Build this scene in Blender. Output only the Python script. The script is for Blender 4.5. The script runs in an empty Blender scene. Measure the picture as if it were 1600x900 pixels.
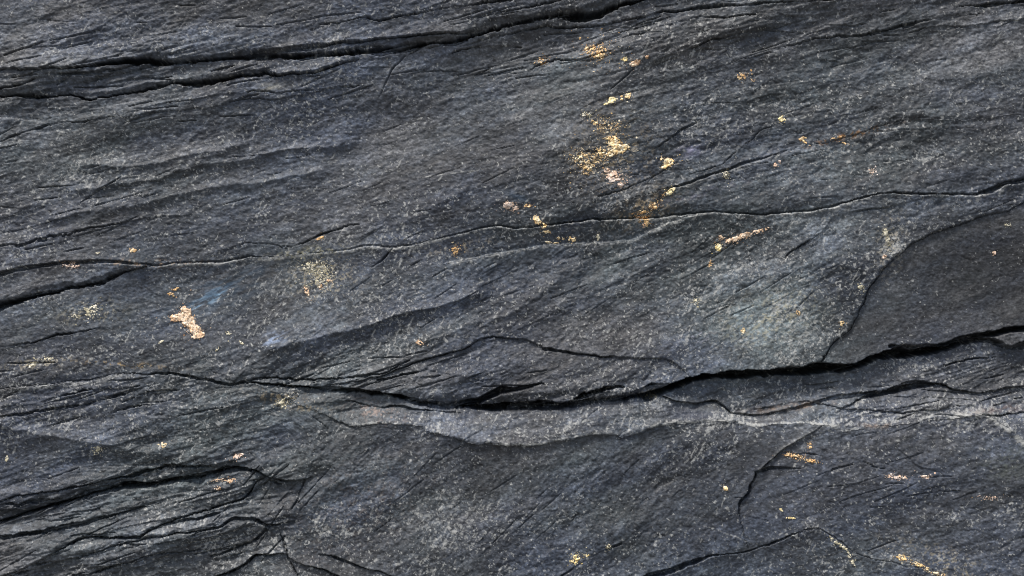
import bpy, math
import numpy as np

# ------------------------------------------------------------------ camera, world, sun, exposure
scene = bpy.context.scene
scene.render.engine = 'CYCLES'
scene.cycles.filter_width = 1.0
Z0 = 1.55                                   # height of the picture's centre above the ground (m)
DIST = 2.5
cam_d = bpy.data.cameras.new('camera')
cam_d.lens = 36.0 * DIST / 1.6
cam_d.sensor_width = 36.0
cam_d.clip_start = 0.05
cam_d.clip_end = 200.0
cam = bpy.data.objects.new('camera', cam_d)
scene.collection.objects.link(cam)
cam.location = (0, -DIST, Z0)
cam.rotation_euler = (math.radians(90), 0, 0)
scene.camera = cam

SUN_ELEV, SUN_AZ = 62.0, -38.0              # azimuth measured from the wall's outward normal (-Y), towards -X
SUN_STRENGTH, SUN_ANGLE = 3.3, 10.0
SKY_STRENGTH = 0.145
EXPOSURE = 0.0
world = bpy.data.worlds.new('World')
scene.world = world
world.use_nodes = True
wn = world.node_tree.nodes
wl = world.node_tree.links
wn.clear()
sky = wn.new('ShaderNodeTexSky')
sky.sky_type = 'NISHITA'
sky.sun_disc = False
sky.sun_elevation = math.radians(SUN_ELEV)
# direction towards the sun
e, a = math.radians(SUN_ELEV), math.radians(SUN_AZ)
sd = (math.cos(e) * math.sin(a), -math.cos(e) * math.cos(a), math.sin(e))
sky.sun_rotation = math.atan2(sd[0], sd[1])
sky.air_density = 1.0
sky.dust_density = 3.0
bg = wn.new('ShaderNodeBackground')
bg.inputs['Strength'].default_value = SKY_STRENGTH
out = wn.new('ShaderNodeOutputWorld')
wl.new(sky.outputs[0], bg.inputs[0])
wl.new(bg.outputs[0], out.inputs[0])
sun_d = bpy.data.lights.new('sun', 'SUN')
sun_d.energy = SUN_STRENGTH
sun_d.angle = math.radians(SUN_ANGLE)
sun_d.color = (1.0, 0.965, 0.92)
sun = bpy.data.objects.new('sun', sun_d)
scene.collection.objects.link(sun)
import mathutils
sun.rotation_euler = mathutils.Vector(sd).to_track_quat('Z', 'Y').to_euler()
sun.location = (-2, -3, 5)
scene.view_settings.view_transform = 'Standard'
scene.view_settings.look = 'None'
scene.view_settings.exposure = EXPOSURE
scene.view_settings.gamma = 1.0

# ------------------------------------------------------------------ working grid: 1 unit = 1 mm of rock
X0, X1, Y0, Y1, ST = -90.0, 1690.0, -70.0, 970.0, 1.25
NX = int((X1 - X0) / ST) + 1
NY = int((Y1 - Y0) / ST) + 1
gx = X0 + ST * np.arange(NX)
gy = Y0 + ST * np.arange(NY)
GX, GY = np.meshgrid(gx, gy)
GX = GX.astype(np.float32); GY = GY.astype(np.float32)
KX = np.fft.rfftfreq(NX, ST)[None, :] * 2 * np.pi
KY = np.fft.fftfreq(NY, ST)[:, None] * 2 * np.pi


def noise(seed, lu, lv, ang=0.0, beta=3.0, cut=0.0):
    """Gaussian noise with correlation lengths lu (along) and lv (across) turned ang degrees (rising to the right)."""
    r = np.random.default_rng(seed)
    f = np.fft.rfft2(r.standard_normal((NY, NX)))
    c, s = math.cos(math.radians(ang)), math.sin(math.radians(ang))
    u = KX * c - KY * s                     # y runs down
    v = KX * s + KY * c
    k2 = (u * lu) ** 2 + (v * lv) ** 2
    amp = (1.0 + k2) ** (-beta / 2)
    if cut:
        amp = amp * np.exp(-(KX ** 2 + KY ** 2) * cut * cut)
    amp[0, 0] = 0
    n = np.fft.irfft2(f * amp, s=(NY, NX))
    return (n / n.std()).astype(np.float32)


def sstep(x, a, b):
    t = np.clip((x - a) / (b - a), 0, 1)
    return t * t * (3 - 2 * t)


def terrace(f, soft=0.18):
    k = np.floor(f)
    return k + sstep(f - k, 1 - soft, 1.0)


def blob(x, y, rx, ry, ang=0.0, p=1.0):
    c, s = math.cos(math.radians(ang)), math.sin(math.radians(ang))
    dx, dy = GX - x, GY - y
    u = (dx * c - dy * s) / rx
    v = (dx * s + dy * c) / ry
    return np.exp(-(u * u + v * v) ** p)


WARPX = noise(11, 30, 10, 15, 3.0) * 1.6 + noise(12, 6, 3, 20, 3.0) * 0.7
WARPY = noise(13, 34, 9, 15, 3.0) * 2.2 + noise(14, 8, 3, 20, 3.0) * 0.9


def frac1(t, seed, amp=1.0, lam0=90.0):
    r = np.random.default_rng(seed)
    o = np.zeros_like(t, dtype=np.float64)
    lam = lam0
    while lam > 3.0:
        n = int(2200 / lam) + 4
        v = r.standard_normal(n)
        p = (t + 300) / lam + r.random()
        o += np.interp(p, np.arange(n), v) * lam * 0.022
        lam /= 2.0
    return o * amp


class Curve:
    """A line running across the rock: points (x, y, half width, depth). steep=True swaps the roles of x and y."""

    def __init__(self, pts, seed, jit=1.0, steep=False):
        self.steep = steep
        P = np.array([tuple(p) + (0,) * (4 - len(p)) for p in pts], float)
        if steep:
            P = P[np.argsort(P[:, 1])]
            t, c = P[:, 1], P[:, 0]
            ax = gy
        else:
            P = P[np.argsort(P[:, 0])]
            t, c = P[:, 0], P[:, 1]
            ax = gx
        self.lo, self.hi = t[0], t[-1]
        base = np.interp(ax, t, c)
        # carry on past the ends with the end slopes
        sl = (c[1] - c[0]) / (t[1] - t[0]); base = np.where(ax < t[0], c[0] + (ax - t[0]) * sl * 0.5, base)
        sr = (c[-1] - c[-2]) / (t[-1] - t[-2]); base = np.where(ax > t[-1], c[-1] + (ax - t[-1]) * sr * 0.5, base)
        k = np.hanning(13); k /= k.sum()
        base = np.convolve(np.pad(base, 6, mode='edge'), k, 'valid')
        slope = np.gradient(base, ST)
        slope = np.convolve(np.pad(slope, 12, mode='edge'), np.ones(25) / 25, 'valid')
        self.cs = 1 / np.sqrt(1 + slope ** 2)
        self.c = base + frac1(ax, seed, jit) + frac1(ax, seed + 900, jit * 1.1, 14)
        q1 = frac1(ax, seed + 950, 1.0, 60) / 1.1
        self.c = self.c + (np.round(q1) - q1 * .5) * 1.7 * min(jit, 1) + (np.round(frac1(ax, seed + 960, 1.0, 24) * 2)) * .55 * jit
        m = 1 + 0.55 * np.clip(frac1(ax, seed + 500, 0.6, 40), -1.6, 1.6)
        self.w = np.interp(ax, t, P[:, 2], left=0 if t[0] > (Y0 if steep else X0) + 95 else P[0, 2],
                           right=0 if t[-1] < (Y1 if steep else X1) - 95 else P[-1, 2]) * np.clip(m, .3, 1.8)
        self.D = np.interp(ax, t, P[:, 3], left=0 if self.w[0] == 0 else P[0, 3], right=0 if self.w[-1] == 0 else P[-1, 3])
        if seed in (1, 6):
            self.w = self.w * .84
        if seed in (1, 2, 3, 21, 22, 23, 24, 25):
            self.D = self.D * .68
        if seed in (3, 21):
            self.w = self.w * np.clip(.7 + .5 * frac1(ax, seed + 720, 1.0, 70), .25, 1.0)
        if seed in (15, 18, 23, 24, 25, 22, 27):
            self.w = self.w * .78
        if seed in (15, 18, 23, 24, 26, 27, 29):
            self.D = self.D * np.clip(.75 + .6 * frac1(ax, seed + 700, 1.0, 50) + .4 * frac1(ax, seed + 800, 1.0, 14), .2, 1.1)
        if seed >= 100:
            br = np.clip(.62 + .55 * frac1(ax, seed + 700, 1.0, 50) + .5 * frac1(ax, seed + 800, 1.0, 14), .12, 1.15)
            self.D = self.D * br * 1.1; self.w = self.w * np.clip(br + .1, .4, 1) 
        if steep:
            self.d = ((GX + WARPX * jit) - self.c[:, None]) * self.cs[:, None]
            self.W, self.DD = self.w[:, None], self.D[:, None]
            self.inside = ((ax >= t[0]) & (ax <= t[-1]))[:, None]
        else:
            self.d = ((GY + WARPY * jit) - self.c[None, :]) * self.cs[None, :]
            self.W, self.DD = self.w[None, :], self.D[None, :]
            self.inside = ((ax >= t[0]) & (ax <= t[-1]))[None, :]
        self.d = self.d.astype(np.float32)
        e = 25.0
        ends = np.clip((ax - t[0]) / e, 0, 1) if t[0] > -80 else np.ones_like(ax)
        if t[-1] < 1680 and not (steep and t[-1] > 960):
            ends = ends * np.clip((t[-1] - ax) / e, 0, 1)
        self.ends = (ends[:, None] if steep else ends[None, :]).astype(np.float32)

    def carve(self):
        """depth to take away: steep wall on the side above, a little gentler below"""
        W = np.maximum(self.W, 0.01)
        d = self.d
        up = np.clip(1 + d / W, 0, 1)
        dn = np.clip(1 - d / (W * 1.25), 0, 1)
        g = np.where(d < 0, up, dn)
        g = 1 - (1 - g) ** 2.2
        return (self.DD * g * (self.W > 0.25)).astype(np.float32)

    def step(self, up=0.0, lup=60.0, dn=0.0, ldn=60.0, s=1.6):
        """raise the rock on the side above (up) or below (dn) the line, dying away over lup / ldn"""
        d = self.d
        a = up * np.exp(np.minimum(d, 0) / lup) * (1 - sstep(d, -s, s))
        b = dn * np.exp(-np.maximum(d, 0) / ldn) * sstep(d, -s, s)
        return (a + b) * self.ends

    def undercut(self, wdt, amt, lo=-1e9, hi=1e9, soft=60):
        """the rock above the line leans back into the wall over the last wdt units"""
        q = GY if self.steep else GX
        m = sstep(q, lo, lo + soft) * (1 - sstep(q, hi - soft, hi))
        wv = wdt * np.clip(1 + .35 * WARPY / 2.2, .4, 1.8)
        return -amt * sstep(self.d, -1.0 * wv, 0) * (self.d < 1.5) * m - 0 * self.d

    def ridge(self, a, lup, ldn):
        d = self.d
        return a * np.where(d < 0, np.exp(d / lup), np.exp(-d / ldn)) * self.ends


# ------------------------------------------------------------------ the lines of the rock face, traced
top_crack = Curve([(-90, 120, 1, 6), (0, 113, 1.2, 8), (60, 110, 1.5, 12), (100, 108, 1.6, 13), (150, 103, 3.4, 28), (200, 97, 6, 42),
                   (245, 98, 5, 42), (290, 99, 4, 40), (340, 94, 2.5, 26), (380, 91, 3, 26), (410, 85, 7, 45), (455, 86, 6, 48),
                   (530, 81, 5, 48), (599, 79, 6.5, 52), (661, 69, 6, 52), (723, 62, 4, 40), (752, 55, 3.5, 32), (788, 41, 2.6, 26),
                   (823, 34, 3.2, 32), (874, 27, 4, 36), (926, 24, 4.5, 40), (960, 14, 4, 40), (1002, 2, 3, 34),
                   (1060, -10, 3, 34), (1200, -16, 3, 30), (1690, -30, 3, 30)], 1, 0.8)
sliver_crack = Curve([(392, 84, 1, 8), (420, 79, 2.2, 20), (455, 76, 2.6, 26), (500, 71, 3.4, 30), (530, 67, 3, 28), (565, 63, 2, 18), (600, 61, 1.2, 10),
                      (640, 59, 2, 20), (690, 54, 2, 16), (755, 51, 1, 6)], 2, 0.6)
second_crack = Curve([(-90, 160, 2, 16), (0, 154, 2.2, 18), (20, 149, 2.4, 20), (60, 153, 2, 14), (110, 149, 2, 15), (135, 157, 4.5, 28), (200, 148, 4.5, 30),
                      (260, 138, 3.5, 26), (340, 126, 4, 26), (390, 116, 2.5, 20), (440, 113, 1.6, 14), (490, 105, 2.2, 16), (560, 88, 1, 5)], 3, 1.0)
mid_crack = Curve([(-90, 436, 3, 12), (0, 429, 3, 14), (34, 422, 3, 14), (93, 412, 2, 10), (138, 409, 2.2, 11), (186, 410, 1.8, 9), (241, 413, 1.4, 7),
                   (293, 409, 1.2, 6), (344, 410, 1.6, 7), (379, 404, 1.6, 8), (427, 400, 1, 4), (465, 395, .8, 4), (530, 390, 1, 5), (575, 384, 1, 5),
                   (616, 383, 1.2, 5), (668, 374, 1, 5), (719, 364, 1, 6), (778, 352, 1.4, 8), (802, 355, 1.6, 9), (854, 351, 1.6, 9),
                   (895, 351, 2.6, 13), (919, 345, 1.6, 9), (978, 341, 1, 6), (1029, 338, 1, 6), (1070, 333, 1.2, 8), (1129, 332, 1.1, 7),
                   (1187, 334, 1.3, 8), (1232, 330, 1.1, 7), (1301, 325, 1.7, 10), (1329, 317, 2.6, 14), (1370, 307, 2.2, 12), (1439, 305, 2, 12),
                   (1525, 304, 2.4, 14), (1548, 299, 3.4, 18), (1570, 288, 3.6, 20), (1600, 280, 3.2, 18), (1690, 262, 3, 18)], 4, 0.55)
wedge_crack = Curve([(-90, 498, 4, 26), (0, 477, 5, 28), (34, 468, 5, 28), (69, 459, 4, 24), (114, 451, 3, 18), (155, 446, 2.5, 15), (179, 433, 2.2, 13),
                     (207, 422, 1.2, 6), (241, 413, .8, 4)], 5, 0.9)
low_crack = Curve([(-90, 612, 1, 5), (0, 608, 1.2, 7), (69, 600, 1.2, 7), (138, 592, 1.4, 8), (179, 583, 1.2, 7), (220, 582, 1.2, 8), (258, 584, 1.8, 12),
                   (293, 589, 2.2, 16), (327, 594, 2.2, 18), (362, 599, 2, 16), (396, 597, 1.5, 14), (430, 600, 2, 18), (482, 605, 2.4, 24),
                   (530, 611, 3.2, 34), (564, 610, 2.4, 28), (599, 616, 3, 34), (633, 624, 3.4, 38), (685, 634, 4.5, 44), (719, 637, 4.5, 46),
                   (760, 637, 5, 44), (823, 635, 5, 44), (874, 633, 5, 46), (909, 628, 5, 46), (950, 622, 4, 40), (985, 615, 5, 46), (1012, 608, 8, 58),
                   (1050, 598, 8, 62), (1094, 588, 7, 62), (1150, 583, 8, 66), (1198, 580, 8, 66), (1225, 578, 7, 66), (1253, 579, 8, 68),
                   (1280, 576, 11, 76), (1335, 569, 10, 76), (1370, 559, 8, 68), (1404, 550, 7, 62), (1466, 547, 6, 58), (1508, 538, 4, 40),
                   (1552, 534, 4.5, 44), (1580, 545, 5, 46), (1600, 540, 7, 52), (1690, 520, 7, 52)], 6, 0.7)
low_crack_upper = Curve([(1390, 543, 2, 14), (1430, 545, 3, 26), (1466, 541, 4, 34), (1508, 531, 4, 40), (1552, 524, 4, 44), (1600, 516, 4.5, 46), (1690, 496, 4, 44)], 7, 0.6)
low_branch = Curve([(700, 632, 3, 30), (743, 628, 5, 40), (764, 618, 4, 34), (785, 607, 3.5, 28), (815, 602, 3, 18), (850, 599, 1.5, 8)], 8, 0.8)
low_branch_b = Curve([(880, 626, 2, 16), (909, 617, 4, 32), (943, 607, 3.4, 28), (975, 606, 1.5, 8)], 9, 0.8)
ledge_edge = Curve([(380, 596), (430, 612), (480, 640), (530, 659), (557, 664), (609, 662), (668, 673), (709, 681), (743, 688), (792, 691), (833, 690), (874, 683),
                    (926, 676), (971, 679), (1005, 671), (1029, 662), (1057, 660), (1122, 652), (1150, 660), (1174, 667), (1208, 664), (1250, 668), (1280, 669),
                    (1349, 664), (1387, 666), (1456, 662), (1508, 652), (1542, 648), (1570, 669), (1600, 697), (1690, 780)], 10, 1.0)
flap_edge = Curve([(1020, 612, 1, 6), (1077, 630, 2, 12), (1122, 627, 2.4, 14), (1143, 641, 1.2, 6), (1198, 643, 1.2, 6), (1253, 633, 1.2, 5), (1290, 622, .9, 4), (1315, 614, 2, 14), (1370, 614, 3, 24),
                   (1421, 606, 5, 36), (1450, 604, 3.5, 26), (1473, 604, 1.6, 12), (1530, 616, 1, 4), (1590, 609, 1.5, 10), (1690, 600, 1.5, 10)], 15, 0.6)
slab_edge = Curve([(1277, 572, 1.5, 8), (1296, 540, 1.1, 6), (1326, 516, .8, 4), (1352, 474, 1.1, 6), (1374, 434, 1.1, 6), (1400, 404, 1.1, 5), (1415, 388, 1.1, 5)], 16, 1.3, steep=True)
slab_top = Curve([(1400, 402, 1, 4), (1425, 383, 1, 4), (1473, 358, 1, 4), (1525, 338, .9, 3.5), (1600, 314, .9, 3.5), (1690, 290, .9, 3.5)], 17, 0.8)
lens_edge = Curve([(505, 606, .8, 3), (560, 597, .8, 4), (600, 588, 1.1, 6), (644, 566, 1.2, 7), (685, 555, 1.4, 8), (723, 545, 1.3, 7), (750, 531, .9, 5), (778, 527, 1.2, 7),
                   (816, 531, 1.2, 8), (840, 541, 1.4, 9), (874, 546, 1.4, 9), (926, 553, 1.4, 9), (978, 558, 1.1, 7), (1040, 563, .8, 4), (1085, 588, .5, 1)], 18, 0.6)
strip_edge = Curve([(690, 412), (754, 400), (806, 391), (857, 383), (898, 379), (954, 376), (995, 369), (1046, 348), (1100, 333)], 19, 0.5)
layer_edge = Curve([(925, 345, .6, 2), (960, 322, .8, 3), (1010, 305, .8, 3), (1060, 289, 1.2, 6), (1094, 276, 2, 10), (1143, 264, 1.8, 9), (1177, 253, 1.4, 8), (1208, 243, 1, 5), (1255, 230, .6, 2),
                    (1301, 220, .8, 3), (1353, 207, .8, 3), (1404, 191, .8, 3), (1456, 186, .6, 2), (1508, 182, .5, 1), (1600, 178, .5, 1), (1690, 170, .5, 1)], 20, 0.7)
left_crack_up = Curve([(-90, 800, 2, 10), (0, 783, 2, 12), (34, 771, 2, 12), (103, 765, 2.4, 16), (138, 757, 3, 20), (189, 748, 4, 26), (220, 742, 4, 26), (275, 733, 3, 22), (330, 730, 2, 12)], 21, 0.9)
left_crack = Curve([(-90, 838, 4, 26), (0, 815, 4, 30), (34, 803, 4, 30), (69, 796, 4.5, 32), (120, 782, 5, 34), (150, 770, 6, 40), (189, 760, 5, 40), (258, 752, 5.5, 44), (310, 744, 7, 50),
                    (344, 734, 6.5, 46), (375, 731, 4.5, 34), (400, 732, 2, 14), (440, 752, 1.5, 9), (490, 745, 1, 5)], 22, 0.8)
tongue_edge = Curve([(-90, 930, 1, 5), (0, 900, 1, 6), (65, 877, 1.8, 12), (103, 859, 1.8, 12), (138, 838, 1.8, 12), (193, 839, 3, 20), (224, 834, 2.4, 16), (241, 820, 1.6, 9), (293, 802, 1.6, 9),
                     (344, 790, 2, 13), (382, 779, 2.2, 14), (393, 766, 2.6, 16), (400, 752, 1.2, 6), (430, 738, 1, 4)], 23, 0.7)
fold_edge = Curve([(190, 846, 1.2, 7), (241, 836, 1.5, 9), (293, 832, 1.6, 10), (344, 823, 2, 12), (366, 810, 2.2, 14), (400, 812, 3, 18), (420, 820, 2.6, 16), (450, 812, 1, 4)], 24, 0.8)
tongue_crack = Curve([(-20, 838, 1.5, 8), (17, 836, 2.6, 20), (69, 829, 3.2, 24), (100, 820, 4, 28), (138, 815, 3, 24), (165, 807, 2.2, 16), (213, 795, 1.4, 8), (240, 791, .8, 3)], 25, 0.7)
gully = Curve([(470, 640, 1, 4), (516, 669, 1.1, 5), (492, 697, .7, 3), (482, 728, 1.2, 6), (465, 783, 1.2, 6), (448, 812, .7, 3), (440, 830, 1.0, 5), (446, 850, 2.6, 16), (452, 868, 2.4, 14), (470, 900, 1, 6),
               (480, 970, 1, 6)], 26, 0.8, steep=True)
foot_crack = Curve([(330, 905, 1.6, 10), (362, 893, 2, 12), (386, 882, 2, 14), (402, 866, 2.6, 16), (425, 868, 3, 20), (444, 862, 3, 20), (455, 868, 2.6, 18), (475, 882, 2.6, 18), (503, 888, 2.4, 16), (530, 898, 2, 14), (580, 925, 1.6, 10)], 27, 0.7)
foot_line = Curve([(500, 864, .8, 3), (530, 871, 1.4, 8), (564, 882, 1.4, 9), (616, 899, 1.4, 9), (680, 930, 1.4, 9)], 28, 0.5)
base_crack = Curve([(940, 930, 3, 18), (1019, 898, 3.2, 22), (1060, 888, 4, 26), (1090, 876, 3, 20), (1112, 869, 1.8, 12), (1146, 865, 1.6, 10), (1180, 855, 1.6, 11), (1215, 843, 1.8, 12), (1249, 828, 1.8, 12),
                    (1277, 821, 1.2, 6), (1300, 835, .8, 3), (1330, 858, .8, 3), (1420, 882, .8, 3), (1500, 905, .8, 3), (1690, 960, .8, 3)], 29, 0.7)
hook = Curve([(1283, 664, .8, 2), (1225, 700, .8, 3), (1198, 721, 1.4, 6), (1180, 741, 2.4, 13), (1167, 769, 1.8, 10), (1153, 783, 1.4, 7), (1150, 800, .8, 4), (1170, 855, .7, 2)], 30, 0.6, steep=True)
hook_arm = Curve([(1178, 741, 2.2, 12), (1200, 733, 2, 10), (1230, 732, 1.2, 5), (1250, 731, .8, 2)], 31, 0.5)

minor = []      # cracks that split nothing, only cut into a slab
for i, (pts, j) in enumerate([
    ([(0, 224, .8, 4), (34, 210, 1.4, 8), (86, 193, 1.2, 7), (138, 186, 1.2, 7), (189, 182, 1.2, 6), (241, 165, 1.2, 7), (293, 155, 1.2, 7), (344, 146, 1, 6), (448, 141, 1, 5), (540, 136, .9, 4)], .8),
    ([(-80, 150, 1.2, 8), (0, 141, 1.6, 10), (34, 136, 1.6, 10), (69, 120, 1.6, 10), (138, 112, 1.4, 8), (180, 108, 1, 6)], .7),
    ([(180, 190, .7, 3), (240, 178, 1, 5), (320, 170, 1, 5), (400, 158, .9, 4), (470, 149, .9, 5), (560, 130, .8, 4)], .8),
    ([(340, 140, 1, 4), (400, 125, 1.3, 7), (440, 118, 1.2, 6), (510, 118, 1, 5)], .7),
    ([(699, 86, 1.6, 9), (712, 79, 2, 12), (737, 74, 1.8, 12), (775, 70, 1.6, 9), (816, 71, 1.2, 6)], .6),
    ([(650, 116, .7, 3), (700, 111, .9, 4), (781, 111, 1.4, 7), (830, 104, 1.6, 9), (857, 95, 1.6, 9), (900, 95, 1, 5), (960, 85, .8, 4)], .8),
    ([(500, 41, .9, 4), (530, 38, 1, 5), (599, 33, 1.2, 7), (651, 22, 1.5, 9), (737, 8, 1.4, 8), (800, 0, 1.4, 8)], .8),
    ([(690, 42, .8, 3), (716, 38, 1.2, 6), (788, 21, 1.4, 8), (833, 14, 1.4, 8), (880, 2, 1.2, 6)], .8),
    ([(780, 55, .9, 4), (830, 45, 1.2, 7), (880, 38, 1.4, 8), (960, 28, 1.2, 6), (1060, 17, 1.6, 10), (1129, 9, 2, 12), (1267, 4, 2.2, 12), (1380, -4, 2, 10)], .7),
    ([(690, 2, 2, 12), (760, 0, 2, 12), (800, -6, 2, 10)], .6),
    ([(1000, 98, .8, 4), (1060, 83, 1.4, 8), (1112, 60, 1.4, 8), (1150, 52, 1.2, 6), (1230, 40, .9, 4)], .8),
    ([(960, 60, .8, 3), (1030, 42, 1, 6), (1090, 28, 1.2, 7), (1180, 22, 1, 5)], .8),
    ([(1220, 72, .8, 3), (1300, 58, 1.1, 5), (1380, 43, 1.3, 7), (1440, 32, 1.1, 6), (1530, 18, 1, 5)], .9),
    ([(1490, 12, 1, 6), (1542, 7, 2.4, 14), (1600, 0, 2.8, 16), (1680, -14, 2, 12)], .6),
    ([(1420, 50, .8, 3), (1480, 42, 1.1, 5), (1560, 34, 1.2, 6), (1620, 26, 1, 5)], .9),
    ([(1060, 278, .8, 3), (1130, 258, 1.3, 6), (1155, 240, 1.2, 6), (1190, 205, .9, 4), (1210, 195, .7, 3)], .9),
    ([(1012, 240, .8, 4), (1035, 225, 1.2, 6), (1070, 200, 1, 5), (1090, 192, .7, 3)], .5),
    ([(936, 303, .8, 4), (975, 293, 1, 5), (1010, 278, 1, 4), (1060, 250, .8, 3)], .7),
    ([(-40, 550, 1.2, 7), (0, 541, 1.4, 8), (52, 533, 1.4, 8), (90, 519, 1.6, 9), (138, 517, 1.4, 8), (170, 513, .8, 3)], .7),
    ([(300, 400, .8, 3), (380, 382, .8, 4), (440, 388, .8, 4), (480, 374, 1.2, 7), (500, 365, 1.6, 9), (530, 355, 1.2, 6), (560, 350, .8, 3)], .8),
    ([(-30, 385, .8, 4), (40, 376, 1.1, 6), (130, 362, 1, 5), (220, 345, 1, 5), (300, 334, 1, 5)], 1.0),
    ([(580, 418, 1, 4), (600, 405, 1.3, 7), (616, 385, 1.2, 6)], .6),
    ([(1224, 410, .7, 3), (1232, 393, 1.2, 6), (1253, 380, 1.5, 8), (1284, 362, 1.2, 6), (1301, 340, 1.1, 6), (1330, 334, .9, 4), (1380, 327, .8, 4), (1440, 313, .7, 3)], .5),
    ([(870, 898, .9, 4), (881, 893, 1.3, 7), (902, 881, 1.6, 9), (943, 858, 1.4, 8), (971, 845, .9, 4)], .5),
    ([(880, 900, 2, 10), (1000, 905, 2, 12), (1040, 894, 2, 12), (1075, 880, 1.6, 10)], .6),
    ([(1308, 640, .9, 4), (1325, 636, 1.5, 9), (1342, 630, 1.8, 12), (1358, 622, 2, 14), (1390, 617, 1.2, 7)], .5),
    ([(-60, 652, 1, 4), (0, 650, 1.2, 6), (50, 646, 1.2, 7), (110, 632, 1.4, 8), (170, 620, 1.8, 11), (215, 605, 2, 12), (250, 598, 1.4, 8)], .8),
    ([(170, 645, .9, 4), (200, 637, 1.4, 9), (255, 631, 1.6, 10), (275, 624, 1.2, 6)], .7),
    ([(-20, 640, .9, 4), (60, 627, 1.1, 6), (140, 610, 1.4, 8), (220, 601, 1.2, 7)], .8),
    ([(540, 625, 1.2, 6), (590, 633, 1, 5), (633, 633, 1.6, 10), (680, 642, 1.4, 9), (720, 648, 1.4, 9)], .7),
    ([(590, 595, 1.5, 8), (640, 584, 1.8, 12), (665, 578, 1.2, 7), (700, 585, .9, 5), (755, 596, 1, 5)], .9),
    ([(360, 598, 1, 5), (420, 590, 1.3, 8), (480, 590, 1.5, 10), (540, 592, 1.6, 10), (600, 583, 1.5, 8), (640, 565, 1, 5)], .9),
    ([(1440, 584, 1, 5), (1480, 570, 1.2, 7), (1530, 560, 1.2, 7), (1560, 556, .9, 4)], .8),
    ([(1490, 640, .8, 4), (1560, 650, 1.4, 8), (1600, 641, 1.6, 9), (1680, 632, 1.4, 8)], .7),
    ([(1180, 640, 1, 5), (1260, 622, .9, 4), (1330, 640, .9, 4), (1420, 646, .9, 4), (1500, 632, .9, 4)], .8),
    ([(60, 800, 1, 5), (120, 774, 2, 12), (180, 764, 2.2, 14), (240, 755, 2, 12), (300, 742, 1.4, 8)], 1.1),
    ([(40, 812, 1, 5), (110, 790, 1.6, 9), (170, 770, 1.8, 11), (250, 752, 1.4, 8)], 1.1),
    ([(-20, 795, 1, 5), (60, 782, 1.6, 9), (130, 772, 1.8, 10), (200, 757, 1.2, 6)], 1.1),
    ([(60, 885, 1.4, 8), (130, 868, 1.2, 6), (200, 848, 1.1, 6), (250, 848, 1, 5), (300, 838, 1, 5), (350, 820, 1.2, 7)], .9),
    ([(70, 898, 1.8, 11), (130, 894, 2, 12), (180, 885, 1.4, 8), (240, 874, 1, 5), (300, 868, 1, 5), (370, 850, 1.6, 9), (400, 838, 1.2, 6)], .9),
    ([(0, 903, 1.6, 10), (40, 895, 1.6, 10), (80, 886, 1, 5)], .7),
    ([(330, 870, 1, 5), (360, 858, 1.6, 9), (400, 842, 2, 12), (418, 824, 2, 12)], .7),
    ([(240, 822, 1, 4), (290, 808, 1.8, 10), (340, 800, 2, 11), (380, 800, 1.2, 6)], .8),
    ([(390, 750, 1, 5), (420, 752, 1.8, 10), (440, 758, 1.2, 6)], .6),
    ([(1390, 690, .7, 3), (1430, 720, 1, 5), (1470, 735, .7, 3)], .7),
    ([(1220, 710, .9, 4), (1290, 712, 1.1, 5), (1340, 718, 1, 4), (1380, 726, .7, 3)], .8),
    ([(1150, 806, 1.1, 5), (1170, 808, 1.2, 6), (1200, 812, .8, 3)], .5),
    ([(590, 150, .7, 3), (600, 128, 1.1, 5), (613, 105, 1.2, 6), (633, 84, .8, 4)], .5),
    ([(955, 140, .7, 3), (975, 122, 1, 4), (990, 106, .8, 3)], .4),
]):
    minor.append(Curve(pts, 100 + i, j))

# ------------------------------------------------------------------ which slab every point belongs to
BIG = 9999.0
below = lambda c: c.d > 0
lab = np.zeros((NY, NX), np.int32)
A = below(top_crack)
lab[:] = 4
lab[~A] = 1
lab[(~A) & below(sliver_crack) & (GX > 392) & (GX < 755)] = 2
lab[A & ~below(second_crack) & (GX < 560)] = 3
lab[A & below(layer_edge) & (GX > 925) & ~below(mid_crack)] = 5
Cm = below(mid_crack)
lab[Cm] = 10
lab[Cm & ~below(wedge_crack) & (GX < 241)] = 6
lab[Cm & ~below(strip_edge) & (GX > 690) & (GX < 1100)] = 9
rightslab = np.where(GY > 402, below(slab_edge), below(slab_top) & (GX > 1396))
lab[Cm & rightslab & (GY < 620) & (GX > 1270)] = 7
lab[Cm & below(lens_edge) & (GX > 505) & (GX < 1085)] = 8
E = below(low_crack)
Gd = below(ledge_edge) & (GX > 380)
lab[E] = 12
lab[E & ~below(flap_edge) & (GX > 1020)] = 11
west = E & (((GX < 380)) | (~below(gully)) & (below(ledge_edge)))
west = E & ((GX < 380) | (below(ledge_edge) & ~below(gully)))
lab[E & Gd] = 17
lab[west] = 13
H = below(left_crack)
lab[west & H] = 14
lab[west & H & below(tongue_edge)] = 15
lab[west & H & below(tongue_edge) & ((below(fold_edge) & (GX > 190)) | (GX < 190) & below(tongue_edge) & (GY > 880))] = 16
lab[(GX > 330) & (GX < 640) & below(foot_crack) & (GX < 600)] = 18
lab[E & Gd & below(foot_line) & (GX > 500) & (GX < 800) & (lab == 17)] = 18
east = E & Gd & below(hook)
lab[east & (GX > 1150)] = 20
lab[E & Gd & below(base_crack) & (GX > 940)] = 19
lab[(lab == 17) & (GX < 470) & (GY < 640)] = 12

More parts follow.
